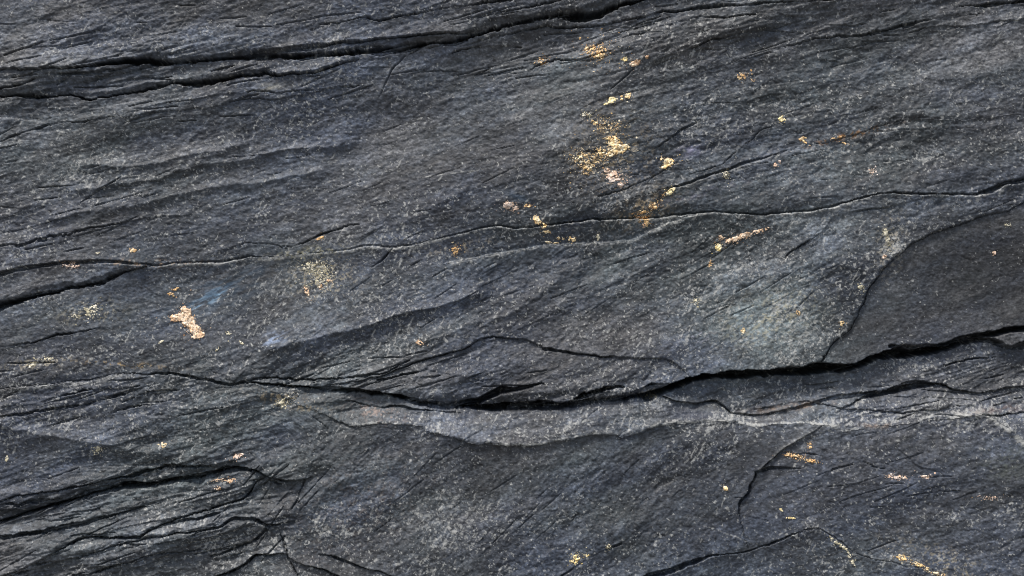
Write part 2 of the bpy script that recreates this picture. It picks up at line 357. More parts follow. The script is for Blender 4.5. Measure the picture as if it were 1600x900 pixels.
# drop crumbs: a label's points that do not hang together with its main body take the neighbour's label
def tidy(lab, rounds=30):
    for _ in range(rounds):
        n = np.stack([np.roll(lab, s, ax) for s, ax in ((1, 0), (-1, 0), (1, 1), (-1, 1))])
        same = (n == lab).sum(0)
        m = same <= 1
        if not m.any():
            break
        lab = np.where(m, n[np.argmax((n != lab), axis=0), np.arange(NY)[:, None], np.arange(NX)[None, :]], lab)
    return lab
lab = tidy(lab)

# ------------------------------------------------------------------ relief
strata = 14.0
zone_mid = sstep(GY - (GX * -0.12 + 470), -60, 60)                        # below the middle crack the grain stands steeper
zone_low = sstep(ledge_edge.d, -10, 40) * sstep(GX, 440, 520) * (1 - sstep(GX, 1130, 1260))
zone_mid = np.clip(zone_mid * (1 - sstep(low_crack.d, -10, 20)), 0, 1) * sstep(GX, 260, 460) * (1 - sstep(GX, 1300, 1400))
zone_top = np.clip(1 - zone_mid - zone_low, 0, 1)


def grain(seed, lu, lv, beta=3.0, cut=0.0):
    a = noise(seed, lu, lv, 13, beta, cut)
    b = noise(seed + 1, lu, lv, 26, beta, cut)
    c = noise(seed + 2, lu * .8, lv, 40, beta, cut)
    return a * zone_top + b * zone_mid + c * zone_low


smooth7 = np.where(lab == 7, 1.0, 0.0)
k = np.ones(9) / 9
smooth7 = np.where(smooth7 > 0, .88, 0.0)
smooth7 = np.apply_along_axis(lambda r: np.convolve(r, k, 'same'), 1, smooth7).astype(np.float32)
rough_left = np.clip(blob(120, 800, 330, 130, 14) + .9 * blob(250, 110, 360, 70, 12) + .8 * blob(1150, 35, 600, 70, 10) + .7 * blob(450, 590, 500, 55, 0) + .6 * blob(150, 330, 330, 130, 14)
                     + .8 * blob(1400, 625, 280, 45, 6), 0, 1.2)
R_ = (1 - .75 * smooth7)

H0 = np.zeros((NY, NX), np.float32)
H0 += noise(21, 260, 120, 14, 3.5) * 9.0 + noise(22, 110, 36, 17, 3.6) * 2.4
zoner = .45 + .85 * sstep(noise(46, 130, 60, 18, 3.0), -.8, 1.2)
R_ = R_ * zoner
H0 += grain(30, 120, 38, 4.2) * 3.4 * (0.75 + .7 * rough_left) * (1 - .6 * smooth7)
H0 += noise(45, 26, 16, 24, 2.7) * .36 * R_
H0 += grain(40, 34, 10, 2.8) * .22 * R_ * (0.7 + .7 * rough_left)
H0 += terrace(grain(50, 60, 12, 2.5) * 2.0 + GY * .004, 0.06) * .8 * R_ * (0.35 + 1.0 * rough_left)
H0 += terrace(grain(60, 150, 22, 2.8) * 1.7, 0.04) * 1.5 * R_ * (0.35 + .8 * rough_left)
H0 += terrace(noise(66, 22, 13, 22, 2.5) * 1.6, 0.06) * 0.40 * R_
H0 += terrace(noise(67, 12, 8, -20, 2.4) * 1.3, 0.08) * 0.35 * R_
H0 += grain(70, 9, 4, 2.2) * 0.19 * R_ + noise(73, 6, 4, 35, 2.1) * .16 * R_
fine = grain(80, 3.2, 1.8, 2.2)
H0 += fine * 0.31 * (1 - .5 * smooth7)
H0 += noise(90, 1.4, 1.2, 0, 1.6) * 0.20
chip = noise(95, 9, 5, 30, 2.6)
H0 -= np.clip(chip - 1.5, 0, 1.2) * 1.6 * R_

facets = np.clip(blob(230, 840, 260, 75, 14) + .5 * blob(120, 620, 260, 30, 10) + .45 * blob(1250, 30, 500, 50, 8) + .5 * blob(650, 600, 200, 30) + .7 * blob(1190, 605, 130, 18, 4) + .5 * blob(1420, 640, 220, 30), 0, 1)
H0 += terrace(noise(68, 70, 15, 16, 3.0) * 1.5, .3) * 4.0 * facets
H0 += terrace(noise(69, 28, 7, 18, 2.6) * 1.3, .25) * 1.3 * np.clip(facets + .5 * rough_left, 0, 1)
# steps at the lines
H0 += top_crack.step(up=10, lup=45, dn=3, ldn=30)
H0 += sliver_crack.step(up=6, lup=25)
H0 += second_crack.step(up=9, lup=30, dn=2, ldn=20)
H0 += mid_crack.step(up=1, lup=60, dn=5.5, ldn=12, s=2.0)
right_c = sstep(GX, 860, 960)
H0 += mid_crack.step(up=3, lup=40) * right_c
H0 += wedge_crack.step(up=8, lup=30, dn=0, ldn=30)
H0 += mid_crack.step(up=6, lup=30) * (1 - sstep(GX, 120, 260))
H0 += low_crack.step(up=12, lup=70) * (.4 * sstep(GX, 250, 420) + .6 * sstep(GX, 800, 960) - .5 * sstep(GX, 1060, 1120))
H0 += top_crack.undercut(10, 8, 120, 1000)
H0 += second_crack.undercut(9, 7, -90, 560)
H0 += low_crack.undercut(14, 8, 600, 1010)
H0 += left_crack.undercut(24, 15, -90, 420)
H0 += wedge_crack.undercut(12, 8, -90, 230)
H0 += tongue_edge.undercut(10, 6, 60, 440)
H0 += fold_edge.undercut(14, 7, 180, 450)
H0 += mid_crack.undercut(11, 5, 860, 1330)
H0 += low_crack.step(dn=7, ldn=14, up=-4, lup=30) * (1 - sstep(GX, 150, 300))
# the light ledge: leans back and looks up between the low crack and its edge, then drops away
top_ = low_crack.c[None, :]
fm = sstep(GX, 1020, 1120)
top2 = top_ * (1 - fm) + flap_edge.c[None, :] * fm
bot_ = ledge_edge.c[None, :]
t = np.clip((GY - top2) / np.maximum(bot_ - top2, 8), 0, 1)
lw = sstep(GX, 400, 560)
amp = 19.0 * lw
face = amp * (t - .35 - .4 * fm) * (1 - sstep(ledge_edge.d, -1, 3))
H0 += face * sstep(GY - top_, 0, 3)
H0 += .55 * amp * np.exp(-np.maximum(ledge_edge.d, 0) / 55) * sstep(ledge_edge.d, -1, 3) * (1 - .4 * fm)
H0 += ledge_edge.step(up=0, dn=-2.0, ldn=120, s=3.5) * lw
H0 += ledge_edge.ridge(1.4, 10, 14)
H0 += flap_edge.step(up=8, lup=22)
H0 += slab_edge.step(up=2.2, lup=60, dn=-2.5, ldn=80, s=6)
H0 += slab_top.step(up=1.5, lup=50, dn=-2, ldn=60, s=4) * (GX > 1396)
H0 += lens_edge.step(up=1.6, lup=40, dn=-2.5, ldn=90, s=2.5)
H0 += strip_edge.step(up=-5, lup=24, dn=3, ldn=28)
H0 += layer_edge.step(up=3, lup=14, dn=4.5, ldn=22) * (1 - .8 * sstep(GX, 1210, 1280))
H0 += layer_edge.step(up=6, lup=50, s=9) * sstep(GX, 1230, 1330) * (1 - sstep(GX, 1500, 1620))
H0 += left_crack.step(up=12, lup=40, dn=2)
H0 += left_crack_up.step(up=4, lup=22)
H0 += tongue_edge.step(up=7, lup=22)
H0 += tongue_crack.step(up=5, lup=14)
H0 += fold_edge.step(up=7, lup=22)
H0 += gully.step(up=2, lup=40, dn=3, ldn=40)
H0 += foot_crack.step(up=8, lup=22, dn=0)
H0 += foot_line.step(up=4, lup=20)
H0 += base_crack.step(up=3, lup=30, dn=4, ldn=14)
H0 += hook.step(up=5, lup=26, dn=-2, ldn=30) * (1 - sstep(GY, 790, 830))
H0 += hook_arm.step(up=4, lup=20)
for i, m in enumerate(minor):
    H0 += m.step(up=1.6 if i % 2 else 2.6, lup=16, dn=0.6 if i % 3 else 1.2, ldn=12, s=1.2)

# ridges without a crack: lit from above, dark beneath
for i, (pts, amp_, lu, ld, j) in enumerate([
    ([(400, 552), (470, 535), (530, 519), (582, 507), (616, 493), (668, 482), (719, 469), (770, 455)], 11, 34, 12, .6),
    ([(640, 540), (702, 524), (737, 510), (788, 496), (823, 472), (874, 430), (930, 400)], 7, 34, 20, .7),
    ([(1060, 440), (1150, 437), (1230, 425), (1290, 405), (1360, 425)], 4, 24, 20, .8),
    ([(-60, 648), (0, 660), (62, 674), (114, 684), (165, 694), (207, 709), (260, 716)], 8, 18, 16, .7),
    ([(100, 300), (200, 285), (330, 255), (430, 235), (560, 215)], 8, 20, 12, 1.1),
    ([(60, 345), (180, 325), (300, 300), (420, 280), (520, 262)], 7, 18, 12, 1.1),
    ([(100, 262), (200, 256), (300, 240), (400, 222)], 7, 16, 10, 1.1),
    ([(610, 352), (660, 335), (690, 318), (740, 290)], 4, 16, 14, .8),
    ([(1330, 215), (1420, 197), (1520, 195), (1600, 190)], 5, 20, 22, .8),
    ([(520, 760), (600, 730), (700, 700)], 3, 40, 40, .8),
    ([(470, 870), (560, 800), (660, 760), (740, 720)], 4, 40, 30, .8),
    ([(20, 700), (45, 684), (62, 676)], 4, 12, 10, .6),
    ([(1380, 690), (1440, 675)], 3, 10, 8, .5),
    ([(1230, 700), (1300, 740), (1400, 760), (1500, 742), (1600, 760)], 3, 24, 22, 1.0),
    ([(1120, 860), (1250, 832), (1290, 822)], 2, 10, 8, .5),
    ([(560, 660), (700, 655), (830, 662), (900, 655), (1000, 640)], 2, 10, 10, .8),
    ([(1120, 655), (1240, 640), (1380, 637), (1500, 628)], 3.5, 14, 9, .8),
    ([(1230, 652), (1330, 648), (1440, 636), (1560, 630)], 3.0, 12, 9, .8),
]):
    H0 += Curve(pts, 300 + i, j).ridge(amp_, lu, ld)

# hair cracks that follow the cleavage
rng = np.random.default_rng(5)
zones = [(250, 120, 270, 60, 12, 1.0, 40), (1250, 50, 330, 50, 12, .8, 34), (160, 830, 170, 60, 16, 1.0, 30), (150, 620, 170, 40, 12, 1.0, 18), (620, 585, 200, 30, 8, 1.0, 22),
         (150, 300, 200, 110, 14, .8, 26), (1450, 620, 160, 30, 8, 1.0, 18), (820, 80, 180, 40, 12, .9, 20), (700, 450, 260, 70, 26, .6, 22), (800, 760, 260, 90, 38, .6, 24),
         (1420, 760, 170, 90, 14, .7, 22), (1200, 240, 300, 90, 16, .6, 26), (500, 30, 400, 30, 8, .8, 18), (600, 280, 250, 80, 14, .6, 20), (1200, 450, 140, 80, 30, .6, 16), (420, 760, 60, 70, 50, .9, 14)]
carve = np.zeros((NY, NX), np.float32)
for (zx, zy, sx, sy, an, st, n) in zones:
    for q in range(n):
        cx, cy = zx + rng.normal() * sx * .6, zy + rng.normal() * sy * .6
        L = rng.uniform(18, 95)
        an_ = math.radians(an + rng.normal() * 7)
        sl = -math.tan(an_)
        a0, a1 = cx - L / 2 * math.cos(an_), cx + L / 2 * math.cos(an_)
        i0, i1 = int((a0 - X0) / ST), int((a1 - X0) / ST)
        i0, i1 = max(i0, 0), min(i1, NX - 1)
        if i1 - i0 < 8:
            continue
        tt = gx[i0:i1]
        yc = cy + (tt - cx) * sl + frac1(tt, int(rng.integers(1e6)), .8, 45)
        j0, j1 = int((yc.min() - 24 - Y0) / ST), int((yc.max() + 14 - Y0) / ST)
        j0, j1 = max(j0, 0), min(j1, NY - 1)
        if j1 - j0 < 8:
            continue
        u = (tt - a0) / (a1 - a0)
        ww = (np.sin(np.pi * np.clip(u, 0, 1)) ** .7) * rng.uniform(.9, 1.7) * st
        d = (gy[j0:j1, None] - yc[None, :]) * math.cos(an_)
        g = np.clip(1 - np.abs(d) / np.maximum(ww, .01)[None, :], 0, 1)
        dep = rng.uniform(2.5, 7) * st
        carve[j0:j1, i0:i1] = np.maximum(carve[j0:j1, i0:i1], dep * g * (ww > .4)[None, :])
        H0[j0:j1, i0:i1] += (rng.uniform(.6, 2.2) * st * np.exp(np.minimum(d, 0) / 7) * (1 - sstep(d, -1.2, 1.2)) * np.sin(np.pi * np.clip(u, 0, 1))[None, :] * sstep(d, -24, -14)).astype(np.float32)

for c in [top_crack, sliver_crack, second_crack, mid_crack, wedge_crack, low_crack, low_crack_upper, low_branch, low_branch_b, flap_edge, slab_top, lens_edge, layer_edge,
          left_crack_up, left_crack, tongue_edge, fold_edge, tongue_crack, gully, foot_crack, foot_line, base_crack, hook, hook_arm] + minor:
    cv = c.carve()
    if c is slab_top:
        cv = cv * (GX > 1396)
    if c is gully:
        cv = cv * sstep(GY, 640, 665)
    carve = np.maximum(carve, cv)
cv = slab_edge.carve() * (GY > 396) * (GY < 580)
carve = np.maximum(carve, cv)
# broken laminae beside and inside the deep cracks
for c, wd in ((top_crack, 20), (second_crack, 16), (low_crack, 16), (left_crack, 22), (left_crack_up, 14), (wedge_crack, 16), (tongue_edge, 10), (fold_edge, 12)):
    ll = terrace(c.d / 4.5 + 1.1 * noise(980 + int(wd), 60, 9, 12, 2.6), .12)
    H0 += np.clip(ll * .9, -8, 3) * np.exp(np.minimum(c.d, 0) / wd) * (c.d < 0) * np.minimum(c.DD / 30, 1.2) * .8 * c.ends
sl_ = sstep(noise(98, 48, 2.4, 12, 2.4), .5, 1.1)
carve = carve * (1 - .72 * sl_ * sstep(carve, 8, 20))
carve = carve * (1 - .5 * sstep(noise(99, 26, 5, 12, 2.3), .3, .9) * sstep(carve, 6, 16) * (1 - sstep(GX, 1180, 1260) * sstep(GY, 500, 520)))
lam = terrace(noise(97, 60, 3.0, 12, 2.6) * 1.6, .25)
carve = carve * (1 - .16 * np.clip(lam, -1, 2) * sstep(carve, 12, 30))
HH = (H0 - carve).astype(np.float32)


def h_at(x, y):
    fx = np.clip((x - X0) / ST, 0, NX - 1.001); fy = np.clip((y - Y0) / ST, 0, NY - 1.001)
    i = fx.astype(int); j = fy.astype(int); u = fx - i; v = fy - j
    return (HH[j, i] * (1 - u) * (1 - v) + HH[j, i + 1] * u * (1 - v) + HH[j + 1, i] * (1 - u) * v + HH[j + 1, i + 1] * u * v)


# ------------------------------------------------------------------ pigment (colour of the stone itself, plus light painted on ledge and lips)
blue = np.array([.046, .059, .086]); green = np.array([.058, .072, .068]); brown = np.array([.072, .069, .064]); grey = np.array([.059, .065, .080])
nb = noise(201, 90, 40, 25, 2.6) * .7 + noise(202, 22, 8, 20, 2.4) * .5
ng = noise(203, 110, 50, 15, 2.6) * .85 + noise(204, 26, 10, 20, 2.4) * .4
bb = (.8 * blob(150, 50, 320, 70) + .8 * blob(330, 200, 120, 20, 12) + .7 * blob(560, 790, 160, 40, 40) + 1.1 * blob(1080, 760, 130, 130) + .9 * blob(600, 500, 160, 26, 16) + .6 * blob(170, 630, 160, 30) + .8 * blob(1310, 440, 60, 60)
      + .7 * blob(1530, 670, 70, 25) + .6 * blob(1250, 600, 100, 18) + .7 * blob(100, 445, 90, 14, 14) + .8 * blob(1370, 95, 40, 20, 40) + .6 * blob(720, 160, 160, 60) + .5 * blob(300, 360, 200, 40)
      + .6 * blob(680, 700, 90, 22) + .5 * blob(1150, 270, 70, 14, 18))
gg = (1.1 * blob(510, 430, 110, 60) + 2.0 * blob(1200, 480, 140, 90) + 1.0 * blob(900, 130, 200, 90) + .8 * blob(1350, 230, 260, 60) + .7 * blob(120, 500, 140, 30) + .7 * blob(1010, 150, 90, 50) + .6 * blob(1560, 720, 80, 60) + .6 * blob(300, 700, 160, 40) + .5 * blob(620, 95, 70, 25))
br = (1.2 * smooth7 + .8 * blob(760, 760, 200, 50, 30) + .7 * blob(1250, 60, 350, 60) + .6 * blob(700, 590, 200, 30) + .7 * blob(380, 20, 160, 40) + .7 * blob(60, 880, 160, 40) + .7 * blob(950, 530, 130, 50))
wb = np.exp(1.1 * nb + 1.6 * bb - .1); wg = np.exp(1.0 * ng + 1.4 * gg - .15); wr = np.exp(-.9 * nb - .3 * ng + 1.4 * br - .35); w0 = 1.3
sw = wb + wg + wr + w0
col = (wb[..., None] * blue + wg[..., None] * green + wr[..., None] * brown + w0 * grey) / sw[..., None]
col = col * .74 + .26 * np.array([.059, .065, .079])
val = np.exp(.10 * grain(210, 60, 20, 2.6) + .12 * noise(211, 30, 18, 20, 2.6) + .12 * grain(220, 12, 6, 2.4) + .20 * grain(230, 3, 1.7, 1.8) + .24 * noise(240, 1.6, 1.4, 0, 1.4))
pale = (.52 * blob(800, 670, 280, 22, 2) * sstep(-ledge_edge.d, -2, 4) * np.clip(.75 + .5 * noise(247, 34, 12, 8, 2.2), .1, 1.6) + .5 * blob(1400, 645, 260, 22, 3) + .5 * blob(30, 665, 110, 18, -8) + .5 * blob(422, 135, 20, 8, 4) + .3 * blob(640, 95, 70, 16, 12)  # ledge terms paint light on its upturned face over pale frosted stone
        + .38 * blob(1195, 480, 155, 88, 10) * np.clip(.8 + .6 * noise(248, 26, 14, 30, 2.0), 0, 1.8) + .35 * blob(1290, 360, 120, 32, 10) - .3 * blob(1320, 440, 50, 60, 40) + .22 * blob(1300, 330, 260, 22, 4) + .25 * blob(1280, 360, 60, 30) + .2 * blob(580, 380, 90, 12, 6) + .25 * blob(470, 262, 260, 40, 14) + .2 * blob(300, 60, 160, 30) - .20 * blob(1400, 230, 160, 30, 12)
        - .22 * blob(1040, 250, 120, 50) - .16 * blob(900, 280, 100, 60) - .25 * blob(1500, 440, 140, 90) - .2 * blob(1100, 760, 120, 90) - .12 * blob(1250, 60, 300, 60) - .15 * blob(900, 590, 200, 30) + .34 * blob(180, 782, 170, 12, 14) + .2 * blob(160, 850, 200, 12, 14)
        + .2 * blob(120, 850, 170, 30, 14) + .3 * blob(1080, 235, 16, 10) + .22 * blob(740, 290, 30, 12, 14) + .25 * blob(100, 480, 160, 18, 8) + .15 * blob(1500, 100, 160, 50))
big = noise(245, 70, 34, 18, 2.4)
val = val * np.exp(pale * 1.3 + .07 * big)
# pale edges along some breaks: wear, plus lit upturned lips painted into the colour
def line_pig(pts, wdt, jit=.5, seed=1):
    c = Curve(pts, seed, jit)
    return np.exp(-(c.d / wdt) ** 2) * c.ends
edge = np.zeros_like(val)
edge += 1.9 * np.exp(-((ledge_edge.d + 1.5) / 2.0) ** 2) * sstep(GX, 500, 600) * np.clip(.5 + .6 * noise(251, 40, 4), 0, 1.3)
edge += (1.7 * np.exp(-((mid_crack.d - 3.4) / 1.5) ** 2) + .7 * np.exp(-((mid_crack.d - 8) / 5) ** 2) * np.clip(noise(249, 9, 3, 50, 2), 0, 2) * sstep(GX, 700, 800)) * sstep(GX, 220, 300) * np.clip(.75 + .5 * noise(252, 50, 3), 0, 1.2)
edge += .6 * np.exp(-((low_crack.d - 4) / 2.5) ** 2) * (1 - sstep(GX, 150, 260))
edge += .5 * np.exp(-((strip_edge.d - 2) / 3) ** 2) * (GX > 700) * (GX < 1060)
edge += .5 * np.exp(-((layer_edge.d - 5) / 4) ** 2) * (GX > 1060) * (GX < 1220)
edge += .9 * line_pig([(1165, 770), (1185, 738), (1225, 697), (1283, 664)], 3, .4, 402) * .6
edge += 1.0 * line_pig([(1440, 652), (1540, 648), (1570, 670), (1600, 697), (1640, 730)], 3.5, .5, 403)
edge += .8 * line_pig([(640, 277), (690, 271), (770, 262)], 1.0, .3, 404)
edge += .8 * line_pig([(1375, 695), (1400, 688), (1425, 680)], 1.6, .4, 405)
edge += .7 * line_pig([(870, 665), (905, 655), (940, 648)], 2.2, .7, 406)
edge += .7 * line_pig([(1085, 815), (1180, 850)], .9, .3, 407)
edge += 1.0 * line_pig([(1340, 858), (1370, 868), (1400, 878)], 1.6, .7, 408)
edge += .9 * line_pig([(916, 103), (930, 112), (944, 133)], 1.0, .4, 409)
edge += .6 * line_pig([(245, 500), (300, 460)], 1, .3, 410) * 0
# pale flecks: small, lengthened along the grain, crowded in some places
dens = (.0 + .95 * blob(1200, 480, 170, 110) + .6 * blob(60, 665, 120, 25, -8) + .6 * blob(500, 430, 110, 60) + .5 * blob(800, 665, 320, 24) + .5 * blob(1400, 650, 260, 20) + .5 * blob(250, 650, 220, 50) + .3 * blob(1330, 350, 220, 34) + .35 * blob(900, 380, 240, 40)
        + .3 * blob(640, 460, 300, 60, 20) + .3 * blob(900, 820, 300, 80) + .35 * blob(480, 770, 60, 100) + .3 * blob(1120, 690, 120, 60) + .35 * blob(560, 280, 130, 50) + .4 * blob(40, 300, 140, 90) + .3 * blob(1500, 170, 140, 50)
        + .3 * blob(300, 60, 200, 40) - 1.7 * smooth7 + .36 * noise(260, 70, 30, 20, 2.2) + .35 * noise(261, 18, 10, 20, 2.2) - .35
        + .9 * np.exp(-np.maximum(mid_crack.d, 0) / 14) * (mid_crack.d > 0) * sstep(GX, 560, 720) + .9 * np.exp(np.minimum(ledge_edge.d, 0) / 16) * (ledge_edge.d < 0) * sstep(GX, 520, 620))
f1 = grain(270, 2.0, 1.0, 1.9)
f2 = noise(274, 1.1, 1.0, 60, 1.8)
f3 = noise(276, 3.6, .7, 62, 2.2) * (noise(277, 12, 12, 0) > -.3)
fleck = np.clip((f1 + .6 * dens - 1.55) / .6, 0, 1) * .6 + np.clip((f2 + .55 * dens - 1.7) / .35, 0, 1) * 1.1 + np.clip((f3 + .8 * dens - 1.85) / .4, 0, 1) * .9 + np.clip((noise(278, 3, 2.2, 20, 2.4) + .5 * dens - 2.7) / .4, 0, 1)
fleck = fleck + edge * np.clip(.65 + .45 * f2 + .35 * f1, 0, 1.5) * 1.1
fleck = np.clip(fleck, 0, 1.2)
palecol = np.array([.46, .46, .43])
col = col * val[..., None]
col = col * .94
col = col + fleck[..., None] * .62 * (palecol - col)
# tints: rusty and yellow dust, lilac bloom, the blue streaks
def tint(m, c, a=1.0):
    global col
    mm = np.clip(m * a, 0, 1)[..., None]
    col = col * (1 - mm) + np.array(c) * mm
dn = np.clip(.5 + .5 * noise(280, 3, 2, 20, 2.0), 0, 1.5)
dn2 = np.clip((noise(281, 1.8, 1.2, 40, 1.8) - .55) * 2.2, 0, 1.5)
tint(blob(1205, 495, 70, 34, 20) * dn2, (.40, .38, .28), .55)
tint(blob(500, 435, 48, 26, 0) * dn2, (.34, .30, .22), .8)
tint(blob(480, 395, 60, 8, 8) * dn2, (.30, .28, .18), .6)
tint(blob(60, 568, 44, 7, 6) * dn2, (.36, .32, .24), .9)
tint(blob(225, 411, 70, 6, 0) * dn2, (.30, .22, .15), .8)
tint(blob(1240, 636, 60, 6, 6) * dn, (.22, .16, .12), .7)
tint(blob(1560, 640, 50, 6, 6) * dn, (.20, .14, .12), .5)
tint(blob(1370, 664, 20, 4, 0) * dn, (.30, .22, .17), .7)
tint(blob(190, 569, 60, 4, -4) * dn2, (.28, .20, .10), .8)
tint(blob(140, 487, 40, 16, 6) * dn2, (.42, .38, .28), .6)
tint(blob(450, 625, 46, 10, -12) * dn2, (.40, .32, .20), .7)
tint(blob(1480, 880, 90, 22, -20) * dn2, (.34, .30, .22), .5)
tint(blob(720, 385, 60, 8, 8) * dn2, (.42, .36, .26), .4)
tint(blob(560, 790, 110, 60, 30) * dn2, (.34, .26, .2), .12)
tint(blob(1388, 380, 22, 44, -10) * dn2, (.42, .38, .30), .6)
tint(blob(960, 240, 60, 60, 0) * dn2, (.6, .46, .26), .2)
tint(blob(1010, 325, 44, 20, 25) * dn2, (.62, .46, .26), .35)
tint(blob(1325, 212, 60, 5, 14) * dn2, (.22, .12, .05), .8)
tint(blob(590, 645, 40, 12, -14) * dn2, (.26, .2, .17), .6)
tint(blob(918, 250, 30, 22, 0) * dn, (.035, .028, .022), .6)
tint(blob(945, 205, 30, 14, 0) * dn, (.035, .030, .024), .6)
tint(blob(1015, 318, 40, 20, 20) * dn, (.032, .028, .024), .7)
tint(blob(930, 78, 26, 16, 0) * dn, (.045, .035, .024), .6)
tint(blob(1000, 292, 24, 14, 20), (.16, .155, .15), .25)
tint(blob(326, 465, 32, 9, 32) * np.clip(.35 + .8 * noise(283, 7, .9, 24, 1.9) + .3 * noise(285, 2, 2), 0, 1.3), (.24, .40, .56), .85)
tint(blob(350, 448, 85, 30, 24) * np.clip(.5 + .5 * noise(286, 10, 3, 26, 2.2), 0, 1.2), (.045, .078, .118), .7)
tint(blob(428, 530, 20, 11, 20) * np.clip(.8 * noise(287, 4, 1, 24, 1.9) + .1, 0, 1.3), (.26, .33, .46), .7)
tint(blob(812, 308, 22, 6, -20), (.05, .09, .14), .5)
tint(blob(1080, 235, 20, 10, 10) * dn, (.24, .24, .34), .5)
tint(blob(1100, 300, 60, 6, 15) * dn, (.14, .14, .2), .4)
tint(blob(1090, 528, 26, 9, 20) * dn2, (.36, .36, .42), .6)
tint(blob(1510, 462, 26, 5, 14) * dn, (.22, .22, .22), .5)
tint(blob(1080, 648, 34, 9, -4), (.05, .055, .085), .5)
tint(blob(422, 136, 22, 8, 4) * np.clip(.7 + .4 * noise(284, 10, 2, 14, 2), 0, 1.3), (.26, .25, .21), .7)
tint(blob(1575, 722, 40, 24, 0) * dn, (.13, .145, .12), .5)
col = np.clip(col, .008, .8).astype(np.float32)

# ------------------------------------------------------------------ materials
def rock_material():
    m = bpy.data.materials.new('dark_slate')
    m.use_nodes = True
    n, l = m.node_tree.nodes, m.node_tree.links
    n.clear()
    o = n.new('ShaderNodeOutputMaterial')
    p = n.new('ShaderNodeBsdfPrincipled')
    l.new(p.outputs[0], o.inputs[0])
    at = n.new('ShaderNodeAttribute'); at.attribute_name = 'pigment'
    tc = n.new('ShaderNodeTexCoord')
    mp = n.new('ShaderNodeMapping')
    mp.inputs['Rotation'].default_value = (0, math.radians(18), 0)
    mp.inputs['Scale'].default_value = (1.0, 1.0, 2.4)
    l.new(tc.outputs['Object'], mp.inputs[0])
    n1 = n.new('ShaderNodeTexNoise'); n1.inputs['Scale'].default_value = 330; n1.inputs['Detail'].default_value = 4; n1.inputs['Roughness'].default_value = .65
    n2 = n.new('ShaderNodeTexNoise'); n2.inputs['Scale'].default_value = 900; n2.inputs['Detail'].default_value = 2
    l.new(mp.outputs[0], n1.inputs[0]); l.new(mp.outputs[0], n2.inputs[0])
    r1 = n.new('ShaderNodeMapRange'); r1.inputs[1].default_value = .3; r1.inputs[2].default_value = .7; r1.inputs[3].default_value = .78; r1.inputs[4].default_value = 1.26
    l.new(n1.outputs[0], r1.inputs[0])
    mx = n.new('ShaderNodeVectorMath'); mx.operation = 'SCALE'
    l.new(at.outputs['Color'], mx.inputs[0]); l.new(r1.outputs[0], mx.inputs['Scale'])
    l.new(mx.outputs[0], p.inputs['Base Color'])
    r2 = n.new('ShaderNodeMapRange'); r2.inputs[1].default_value = .35; r2.inputs[2].default_value = .65; r2.inputs[3].default_value = .42; r2.inputs[4].default_value = .72
    l.new(n2.outputs[0], r2.inputs[0]); l.new(r2.outputs[0], p.inputs['Roughness'])
    p.inputs['Specular IOR Level'].default_value = .5
    b1 = n.new('ShaderNodeBump'); b1.inputs['Strength'].default_value = .55; b1.inputs['Distance'].default_value = .0012
    l.new(n1.outputs[0], b1.inputs['Height'])
    b2 = n.new('ShaderNodeBump'); b2.inputs['Strength'].default_value = .4; b2.inputs['Distance'].default_value = .0005
    l.new(n2.outputs[0], b2.inputs['Height']); l.new(b1.outputs[0], b2.inputs['Normal'])
    l.new(b2.outputs[0], p.inputs['Normal'])
    return m


def crust_material():
    m = bpy.data.materials.new('mineral_crust')
    m.use_nodes = True
    n, l = m.node_tree.nodes, m.node_tree.links
    p = n['Principled BSDF']
    at = n.new('ShaderNodeAttribute'); at.attribute_name = 'pigment'
    tc = n.new('ShaderNodeTexCoord')
    n1 = n.new('ShaderNodeTexNoise'); n1.inputs['Scale'].default_value = 420; n1.inputs['Detail'].default_value = 3
    l.new(tc.outputs['Object'], n1.inputs[0])
    r1 = n.new('ShaderNodeMapRange'); r1.inputs[1].default_value = .3; r1.inputs[2].default_value = .7; r1.inputs[3].default_value = .7; r1.inputs[4].default_value = 1.25
    l.new(n1.outputs[0], r1.inputs[0])
    mx = n.new('ShaderNodeVectorMath'); mx.operation = 'SCALE'
    l.new(at.outputs['Color'], mx.inputs[0]); l.new(r1.outputs[0], mx.inputs['Scale'])
    l.new(mx.outputs[0], p.inputs['Base Color'])
    p.inputs['Roughness'].default_value = .6
    b = n.new('ShaderNodeBump'); b.inputs['Strength'].default_value = .5; b.inputs['Distance'].default_value = .0008
    l.new(n1.outputs[0], b.inputs['Height']); l.new(b.outputs[0], p.inputs['Normal'])
    return m


MROCK, MCRUST = rock_material(), crust_material()


def mesh_np(name, V, F, C, mat, label=None, cat=None, group=None, kind=None, loc=None):
    """V (n,3) metres, F (m,4) quads, C (n,3) colours"""
    me = bpy.data.meshes.new(name)
    V = V.astype(np.float32)
    if loc is None:
        loc = V.mean(0)
    me.vertices.add(len(V)); me.vertices.foreach_set('co', (V - np.asarray(loc, np.float32)).ravel())
    me.loops.add(F.size); me.loops.foreach_set('vertex_index', F.astype(np.int32).ravel())
    me.polygons.add(len(F)); me.polygons.foreach_set('loop_start', np.arange(len(F), dtype=np.int32) * 4)
    me.update(calc_edges=True)
    me.polygons.foreach_set('use_smooth', np.ones(len(F), bool))
    if C is not None:
        at = me.attributes.new('pigment', 'FLOAT_COLOR', 'POINT')
        at.data.foreach_set('color', np.c_[C, np.ones(len(C))].astype(np.float32).ravel())
    me.materials.append(mat)
    o = bpy.data.objects.new(name, me)
    o.location = [float(v) for v in loc]
    scene.collection.objects.link(o)
    if label: o['label'] = label
    if cat: o['category'] = cat
    if group: o['group'] = group
    if kind: o['kind'] = kind
    elif cat: o['kind'] = 'thing'
    return o


def world_pt(x, y, h):
    return np.stack([(x - 800) / 1000.0, -h / 1000.0, (450 - y) / 1000.0 + Z0], -1)


